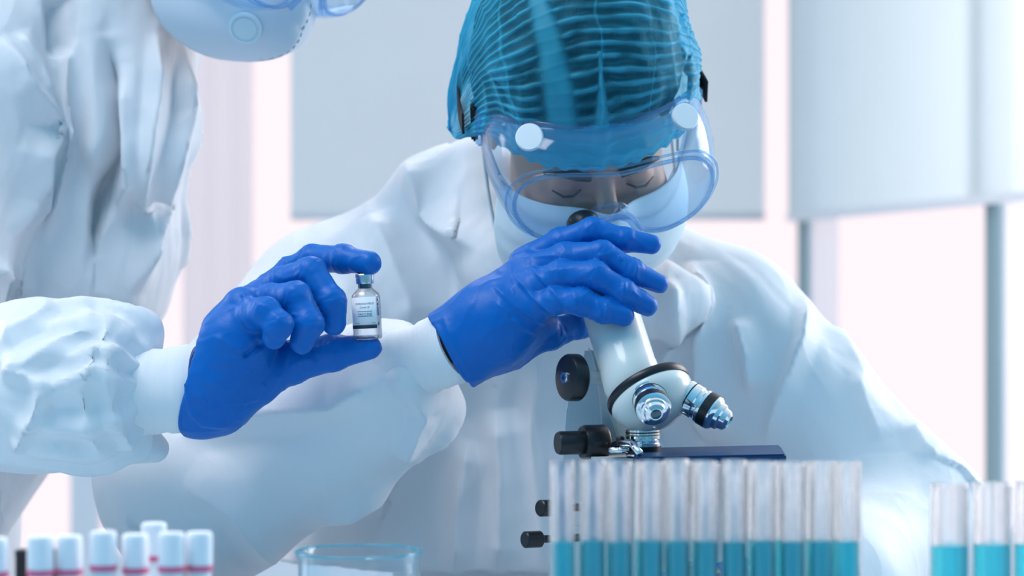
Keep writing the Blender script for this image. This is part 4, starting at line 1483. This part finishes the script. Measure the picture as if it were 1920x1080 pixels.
def text_on(s, u, z, size, mat, name='label_text', bold=0.0, parent=lab, align='CENTER'):
    c = bpy.data.curves.new('t', 'FONT'); c.body = s; c.size = size; c.align_x = align; c.offset = bold; c.extrude = 0.00003
    to = bpy.data.objects.new('t', c); COL.objects.link(to)
    bpy.context.view_layer.update()
    me = bpy.data.meshes.new_from_object(to.evaluated_get(bpy.context.evaluated_depsgraph_get()))
    bpy.data.objects.remove(to)
    me.name = name
    for v in me.vertices:
        v.co = lab_pt(u + v.co.x, z + v.co.y, RL + .00014 + v.co.z)
    me.materials.clear()
    return new_obj(name, me, mat, parent, False)
uc = -1.5 * m_
text_on('CORONAVIRUS', uc, 29.6 * m_, 2.35 * m_, ink_b)
text_on('Covid-19', uc, 26.6 * m_, 2.2 * m_, ink_b)
text_on('VACCINE', uc, 20.6 * m_, 2.9 * m_, ink_b, bold=.00003)
for z0 in (19.6, 23.8):
    lab_patch('label_rule', uc - 6.4 * m_, uc + 6.4 * m_, z0 * m_, (z0 + .45) * m_, ink_b, lab, RL + .0001, 20)
text_on('10 ml', uc - 7.2 * m_, 13.6 * m_, 1.7 * m_, ink_b)
text_on('1 dose', uc + 7.0 * m_, 13.6 * m_, 1.5 * m_, ink_b)
for i, (zz, hh) in enumerate(((32.5, 1.6), (28.5, 1.8), (20, 7.5), (12.2, 2.4))):
    lab_patch('side_print', 10.4 * m_, 11.8 * m_, zz * m_, (zz + hh) * m_, ink_b, vial, RL, 6)

# ================================================================== MICROSCOPE
ms = empty('microscope', (0.10, -0.02, TZ)); tag(ms, 'white monocular microscope with black knobs and chrome objectives at centre', 'microscope')
T0 = P(1092, 416, 2.035); T1 = P(1186, 716, 1.945)
tax = (T1 - T0).normalized(); TL = (T1 - T0).length
lathe_obj('eyepiece', [(0, -.004), (.0118, -.004), (.0138, -.001), (.0140, .006), (.0125, .010), (.0125, .022), (0, .022)], black_pl, ms, T0, tax, 48)
lathe_obj('body_tube', [(0, .020), (.0145, .020), (.0155, .022), (.0165, .045), (.0205, .062), (.0228, .075), (.0232, TL), (0, TL)], enamel, ms, T0, tax, 64)
nose_c = P(1218, 738, 1.935)
o1, o2, o3 = Vector((0.02, 0.02, -1)).normalized(), Vector((.80, -.32, -.48)).normalized(), Vector((.13, -.90, -.40)).normalized()
tx = Vector((.40, -.46, -.79)).normalized()
lathe_obj('nosepiece_ring', [(0, -.006), (.0345, -.006), (.0355, -.004), (.0355, -.001), (.0345, .0008), (0, .0008)], black_pl, ms, nose_c, tx, 72)
lathe_obj('nosepiece', [(0, .0004), (.0335, .0004), (.0345, .003), (.0330, .010), (.0270, .019), (.0170, .0255), (.0080, .0275), (0, .028)], enamel, ms, nose_c, tx, 72)
# link between tube and turret
bm = bmesh.new(); lathe(bm, [(0, TL - .012), (.0236, TL - .012), (.0240, TL + .004), (.021, TL + .010), (0, TL + .010)], T0, tax, 48); bm_obj('tube_collar', bm, enamel, ms, True, 35)

def objective(root, ax, L, glassy=False):
    s = L / 0.045
    q = 1.18
    lo_ = lambda n_, pr_, m_, p_, r_, a_, sg, **kw: lathe_obj(n_, [(x_ * q, y_) for x_, y_ in pr_], m_, p_, r_, a_, sg, **kw)
    o = lo_('objective', [(0, 0), (.0118, 0), (.0118, .006), (.0108, .007), (.0108, .0085), (.0118, .0095), (.0118, .019 * s), (.0110, .020 * s), (.0110, .0225 * s), (.0120, .0235 * s), (.0120, .034 * s), (.0108, .036 * s), (.0095, .037 * s), (.0092, .040 * s), (.0078, .041 * s), (.0070, .045 * s), (.0045, .047 * s), (.0042, .0455 * s), (0, .0455 * s)], chrome, ms, root, ax, 56, auto=25)
    lo_('black_band', [(.0119, .0255 * s), (.0122, .0255 * s), (.0122, .0325 * s), (.0119, .0325 * s)], black_pl, o, root, ax, 56, closed=True)
    lo_('groove', [(.0117, .0125 * s), (.01195, .0125 * s), (.01195, .0135 * s), (.0117, .0135 * s)], black_pl, o, root, ax, 56, closed=True)
    lo_('front_lens', [(0, .0452 * s), (.0040, .0452 * s), (.003, .0462 * s), (0, .0465 * s)], lens_g, o, root, ax, 32)
    return o
r2 = nose_c + tx * .006 + (o2 - tx * o2.dot(tx)).normalized() * .020
r3 = nose_c + tx * .008 + (o3 - tx * o3.dot(tx)).normalized() * .020
r1 = nose_c + tx * .010 + (o1 - tx * o1.dot(tx)).normalized() * .019
ob2 = objective(r2, o2, .049)
ob3 = objective(r3, o3, .036)
ob1 = objective(r1, o1, .040)
sL = .040 / .045
lathe_obj('amber_ring', [(.0139, .0150 * sL), (.0143, .0150 * sL), (.0143, .0160 * sL), (.0139, .0160 * sL)], brass, ob1, r1, o1, 48, closed=True)

def prism(name, poly, D0, D1, mat, parent, bev=0.0015):
    bm = bmesh.new()
    Dm = (D0 + D1) / 2
    a = []; b = []
    for (x, y) in poly:
        p = P(x, y, Dm)
        a.append(bm.verts.new((p.x, D0 - 2, p.z))); b.append(bm.verts.new((p.x, D1 - 2, p.z)))
    bm.faces.new(a); bm.faces.new(list(reversed(b)))
    for i in range(len(a)):
        j = (i + 1) % len(a)
        bm.faces.new((a[i], b[i], b[j], a[j]))
    bmesh.ops.recalc_face_normals(bm, faces=bm.faces)
    bmesh.ops.bevel(bm, geom=list(bm.edges), offset=bev, segments=2, affect='EDGES')
    return bm_obj(name, bm, mat, parent, False)
prism('arm', [(1098, 650), (1112, 655), (1150, 770), (1200, 850), (1215, 960), (1215, 1080), (1050, 1080), (1055, 870), (1062, 760), (1085, 700)], 2.01, 2.045, enamel_g, ms, .003)
prism('arm_rail', [(1106, 655), (1116, 658), (1166, 822), (1156, 824)], 1.975, 2.012, enamel, ms, .001)
prism('arm_web', [(1118, 690), (1130, 690), (1185, 835), (1172, 860), (1135, 860)], 1.98, 2.012, enamel_g, ms, .001)
# coarse knob with shaft
kn = Vector((-.86, -.47, 0.02)).normalized()
kc = P(1080, 708, 1.955)
lathe_obj('focus_shaft', [(0, 0), (.0055, 0), (.0055, .050), (0, .050)], enamel_g, ms, kc, -kn, 32)
kb = lathe_obj('focus_knob', [(0, .010), (.0030, .010), (.0150, .0100), (.0180, .0090), (.0192, .0070), (.0192, -.0010), (.0180, -.0025), (0, -.0025)], black_pl, ms, kc, kn, 64)
lathe_obj('knob_screw', [(0, .0096), (.0022, .0096), (.0022, .0120), (.0046, .0120), (.0050, .0105), (.0050, .0098)], chrome, kb, kc, kn, 32)
kn2 = Vector((-.93, -.36, 0)).normalized()
k2 = P(1118, 829, 1.965)
kb = lathe_obj('focus_knob', [(0, -.008), (.0130, -.008), (.0142, -.006), (.0142, .010), (.0130, .0125), (0, .0125)], black_pl, ms, k2, kn2, 56)
lathe_obj('fine_knob', [(0, .012), (.0092, .012), (.0096, .014), (.0096, .032), (.0086, .034), (0, .034)], black_pl, kb, k2, kn2, 48)
# stage and clips
bm = bmesh.new()
zst = P(1300, 853, 1.90).z
Ms = Matrix.Translation((P(1330, 853, 1.92).x, -0.075, zst - .002)) @ Matrix.Rotation(R(-4), 4, 'Z') @ Matrix.Rotation(R(-1.5), 4, 'Y')
box(bm, (0, 0, 0), (.118, .110, .007), Ms, .0015)
stg = bm_obj('stage', bm, stage_m, ms, False)
bm = bmesh.new()
tube_path(bm, [P(1148, 836, 1.95), P(1162, 830, 1.93), P(1186, 833, 1.90), P(1200, 850, 1.88)], .0028, 8)
box(bm, tuple(P(1160, 843, 1.93)), (.016, .02, .004), None, .0008)
bm_obj('stage_clip', bm, chrome, stg)
lathe_obj('clip_screw', [(0, 0), (.0035, 0), (.0035, .006), (.0025, .0075), (0, .0078)], black_pl, stg, P(1163, 836, 1.93), (0, 0, 1), 24)
# stage support, condenser, base
bm = bmesh.new(); box(bm, (P(1190, 0, 1.96).x, -.035, zst - .014), (.075, .07, .018), None, .002); bm_obj('stage_bracket', bm, enamel_g, ms, False)
lathe_obj('condenser', [(0, 0), (.018, 0), (.018, -.028), (.012, -.034), (0, -.034)], black_pl, ms, (P(1300, 0, 1.93).x, -.07, zst - .006), (0, 0, 1))
for (a, b, r_) in ((P(1012, 953, 1.955), P(1090, 951, 1.985), .0068), (P(983, 1012, 1.955), P(1090, 1008, 1.985), .0068)):
    ax = (b - a)
    lathe_obj('adjustment_knob', [(0, 0), (r_ - .001, 0), (r_, .001), (r_, .0150), (r_ - .001, .016), (.0032, .017), (.0032, ax.length), (0, ax.length)], black_pl, ms, a, ax, 40)
bm = bmesh.new(); box(bm, (P(1220, 0, 1.96).x, -.04, TZ + .0135), (.13, .17, .026), None, .006); bm_obj('base', bm, enamel, ms, False)
bm = bmesh.new(); box(bm, (P(1130, 0, 2.02).x, .026, TZ + .045), (.07, .036, .06), None, .004); bm_obj('pillar', bm, enamel_g, ms, False)
lathe_obj('lamp_housing', [(0, 0), (.022, 0), (.022, .018), (.017, .024), (0, .024)], black_pl, ms, (P(1300, 0, 1.93).x, -.07, TZ + .026), (0, 0, 1))


# ================================================================== GLASSWARE
def make_tube(name, rad, L, level, wall=.0014):
    """round-bottomed open tube standing with its tip at z=0; parts: glass, liquid"""
    t_ = empty(name)
    prof = []
    for i in range(9):
        a = math.pi / 2 * i / 8
        prof.append((rad * math.sin(a), rad - rad * math.cos(a)))
    prof += [(rad, L - .0012), (rad + .0004, L - .0006), (rad, L), (rad - wall, L)]
    ri = rad - wall
    for i in range(9):
        a = math.pi / 2 * (1 - i / 8)
        prof.append((ri * math.sin(a), rad - ri * math.cos(a)))
    bm = bmesh.new(); lathe(bm, prof, seg=36)
    g = bm_obj('glass', bm, glass, None, True, 50); g.parent = t_
    rl = ri - .0001
    prof = []
    for i in range(8):
        a = math.pi / 2 * i / 7
        prof.append((rl * math.sin(a), rad - rl * math.cos(a)))
    prof += [(rl, level), (rl * .9, level - .0006), (rl * .6, level - .0009), (0, level - .001)]
    bm = bmesh.new(); lathe(bm, prof, seg=36)
    l = bm_obj('liquid', bm, liquid, None, True, 50); l.parent = t_
    return t_


def copy_thing(o):
    c = o.copy(); COL.objects.link(c)
    for ch in [x for x in bpy.data.objects if x.parent == o]:
        d = ch.copy(); COL.objects.link(d); d.parent = c
    return c


ORD = ['first', 'second', 'third', 'fourth', 'fifth', 'sixth', 'seventh', 'eighth', 'ninth', 'tenth', 'last']
random.seed(4)
D0 = 1.50
ztop = P(0, 867, D0).z
LT = 0.150
zt = ztop - LT
lev = P(0, 1014, D0).z - zt
proto = make_tube('test_tube', .0078, LT, lev)
x_l = P(1030 + 27, 0, D0).x; pitch = 53.6 / FPX * D0
first = True
for row in range(2):
    for i in range(11):
        o = proto if first else copy_thing(proto)
        first = False
        o.location = (x_l + i * pitch + random.uniform(-.0006, .0006), D0 - 2 + .0185 * row, zt + random.uniform(-.0007, .0007))
        o.rotation_euler = (random.uniform(-.006, .006), random.uniform(-.006, .006), random.uniform(0, 6))
        tag(o, 'cyan-filled test tube, %s from left in the %s row of the central rack' % (ORD[i], ('front', 'back')[row]), 'test tube', 'test tubes in the central rack')
# its rack
def rack(name, x0, x1, y0, y1, z_hi, z_lo, holes, label, rr):
    rk = empty(name, ((x0 + x1) / 2, (y0 + y1) / 2, TZ)); tag(rk, label, 'rack')
    for nm, z, th, hole in (('top_plate', z_hi, .004, True), ('bottom_plate', z_lo - .002, .004, False)):
        bm = bmesh.new()
        if hole:
            # a plate pierced by round holes: each cell is a square ring around its hole
            for (hx, hy, sx, sy) in holes:
                n = 24
                ring = [(hx + rr * math.cos(2 * math.pi * i / n), hy + rr * math.sin(2 * math.pi * i / n)) for i in range(n)]
                def sq(a):
                    c, s = math.cos(a), math.sin(a); m = max(abs(c) / (sx / 2), abs(s) / (sy / 2)); return (hx + c / m, hy + s / m)
                outer = [sq(2 * math.pi * i / n) for i in range(n)]
                for zz in (z + th / 2, z - th / 2):
                    A_ = [bm.verts.new((p[0], p[1], zz)) for p in ring]; B_ = [bm.verts.new((p[0], p[1], zz)) for p in outer]
                    for i in range(n):
                        bm.faces.new((A_[i], A_[(i + 1) % n], B_[(i + 1) % n], B_[i]))
                    if zz > z: top = A_; to = B_
                for i in range(n):
                    bm.faces.new((top[i], top[(i + 1) % n], A_[(i + 1) % n], A_[i]))
                    bm.faces.new((to[i], B_[i], B_[(i + 1) % n], to[(i + 1) % n]))
        else:
            box(bm, ((x0 + x1) / 2, (y0 + y1) / 2, z), (x1 - x0, y1 - y0, th), None, .0005)
        bm_obj(nm, bm, rack_m, rk, False)
    for xx in (x0 - .003, x1 + .003):
        bm = bmesh.new(); box(bm, (xx, (y0 + y1) / 2, (TZ + z_hi + .002) / 2), (.005, y1 - y0, z_hi + .002 - TZ), None, .001); bm_obj('end_panel', bm, rack_m, rk, False)
    return rk
holes = [(x_l + i * pitch, D0 - 2 + .0185 * r_, pitch, .0185) for i in range(11) for r_ in range(2)]
rack('test_tube_rack', x_l - pitch / 2, x_l + 10.5 * pitch, D0 - 2 - .00925, D0 - 2 + .0185 * 1.5, .815, zt, holes, 'white rack under the dense row of central test tubes', .0086)

# three wide tubes at right
D1 = 1.50
proto = make_tube('wide_test_tube', .0118, .150, P(0, 1021, D1).z - (P(0, 908, D1).z - .150), .0011)
pr = []
for k_, (px_, lab_) in enumerate([(1780, 'wide glass tube of cyan liquid, leftmost of the three at right'), (1860, 'wide glass tube of cyan liquid, middle of the three at right'), (1937, 'wide glass tube of cyan liquid cut by the right picture edge')]):
    o = proto if k_ == 0 else copy_thing(proto)
    c = P(px_, 908, D1)
    o.location = (c.x, c.y, c.z - .150 + (0, .0009, .0009)[k_])
    o.rotation_euler = (0, 0, k_ * 1.3)
    tag(o, lab_, 'test tube', 'wide test tubes at right'); pr.append(c)
pt = (pr[1].x - pr[0].x)
rack('test_tube_rack', pr[0].x - pt / 2, pr[2].x + pt / 2, D1 - 2 - .016, D1 - 2 + .016, .812, pr[0].z - .150, [(c.x, c.y, pt * 1.0, .032) for c in pr], 'white rack holding the three wide tubes at right', .0128)

# sample tubes with white caps and pink bands at left
def make_sample(dark):
    t_ = empty('sample_tube')
    def pc(name, prof, mat, closed=False):
        bm = bmesh.new(); lathe(bm, prof, seg=40, closed=closed); o = bm_obj(name, bm, mat, None, True, 40); o.parent = t_; return o
    pc('tube_body', [(0, 0), (.004, .001), (.0066, .006), (.0068, .078), (0, .078)], blood_m)
    cp = pc('cap', [(0, .099), (.0068, .099), (.0076, .0982), (.0079, .096), (.0079, .081), (.0079, .0795), (.0074, .0785), (0, .0785)], cap_w)
    if dark:
        pc('label', [(.0069, .02), (.0071, .02), (.0071, .074), (.0069, .074)], ink, True)
    else:
        pc('label', [(.0069, .02), (.0071, .02), (.0071, .074), (.0069, .074)], label_m, True)
    pc('pink_band', [(.0075, .0757), (.0082, .0757), (.0082, .0790), (.0075, .0790)], pink_m, True)
    return t_
DS = 1.44
sp_w = make_sample(False)
SZ = P(0, 1000, DS).z - .099
spots = [(-10, 1008, 1.44, 'sample tube with white cap at the left picture edge'),
         (76, 1005, 1.44, 'white-capped sample tube, second from left in the front row'),
         (130, 1004, 1.45, 'white-capped sample tube, third from left in the front row'),
         (194, 996, 1.44, 'white-capped sample tube with pink band, fourth from left, taller'),
         (254, 1001, 1.45, 'white-capped sample tube standing left of the pair that overlap'),
         (289, 993, 1.50, 'white-capped sample tube behind the front row, tallest cap'),
         (322, 998, 1.44, 'white-capped sample tube overlapping the one behind it'),
         (374, 997, 1.45, 'white-capped sample tube at the right end, standing alone')]
hs = []
for k_, (px_, py_, dd, lab_) in enumerate(spots):
    o = sp_w if k_ == 0 else copy_thing(sp_w)
    c = P(px_, py_, dd)
    if dd > 1.47: c.z = SZ + .099 + .0005
    o.location = (c.x, c.y, c.z - .099)
    tag(o, lab_, 'sample tube', 'white-capped sample tubes')
    hs.append((c.x, c.y))
# dark-labelled slim tubes between them
for k_, (px_, w_) in enumerate(((41, .0042), (101, .0030))):
    c = P(px_, 1028, 1.475)
    t_ = empty('dark_tube', (c.x, c.y, c.z - .09)); tag(t_, ('dark slim tube between the two leftmost capped sample tubes', 'thin dark tube between the second and third capped tubes')[k_], 'tube')
    lathe_obj('tube_body', [(0, 0), (w_, .002), (w_, .085), (0, .085)], black_pl, t_, (c.x, c.y, c.z - .09), (0, 0, 1), 24)
    lathe_obj('cap', [(0, .085), (w_, .085), (w_ * 1.05, .086), (w_ * 1.05, .089), (0, .090)], black_pl, t_, (c.x, c.y, c.z - .09), (0, 0, 1), 24)
sx0, sx1 = P(-40, 0, DS).x, P(410, 0, DS).x
rkb = empty('sample_rack', ((sx0 + sx1) / 2, DS - 2, TZ)); tag(rkb, 'white rack beneath the white-capped sample tubes', 'rack')
bm = bmesh.new(); box(bm, ((sx0 + sx1) / 2, -.535, SZ - .006), (sx1 - sx0, .085, .006), None, .001); bm_obj('shelf', bm, rack_m, rkb, False)
for xx in (sx0, sx1):
    bm = bmesh.new(); box(bm, (xx, -.535, (TZ + SZ + .02) / 2), (.005, .085, SZ + .02 - TZ), None, .001); bm_obj('end_panel', bm, rack_m, rkb, False)

# beaker
DB = 1.74
bc = P(673, 1034, DB)
bz = bc.z - TZ
rb_ = 117 / FPX * DB
bk = empty('beaker', (bc.x, bc.y, TZ)); tag(bk, 'empty clear glass beaker with painted cyan rim reflection at bottom centre', 'beaker')
bo = (bc.x, bc.y, TZ)
lathe_obj('glass_wall', [(0, 0), (rb_ - .008, 0), (rb_ - .003, .002), (rb_ - .001, .007), (rb_ - .001, bz - .006), (rb_ + .0004, bz - .002), (rb_ + .001, bz - .0004), (rb_ - .0004, bz), (rb_ - .0022, bz - .003), (rb_ - .0024, bz - .008), (rb_ - .0024, .008), (rb_ - .005, .0035), (rb_ - .009, .0022), (0, .0022)], glass_b, bk, bo, (0, 0, 1), 96)
bm = bmesh.new()
tube_path(bm, [(bc.x + (rb_ + .0002) * math.cos(2 * math.pi * i / 72), bc.y + (rb_ + .0002) * math.sin(2 * math.pi * i / 72), TZ + bz) for i in range(72)], .0011, 8, True)
bm_obj('rim', bm, rim_c, bk)
# a pair of fine glass rods / stirrers leaning behind the right tubes are not in view
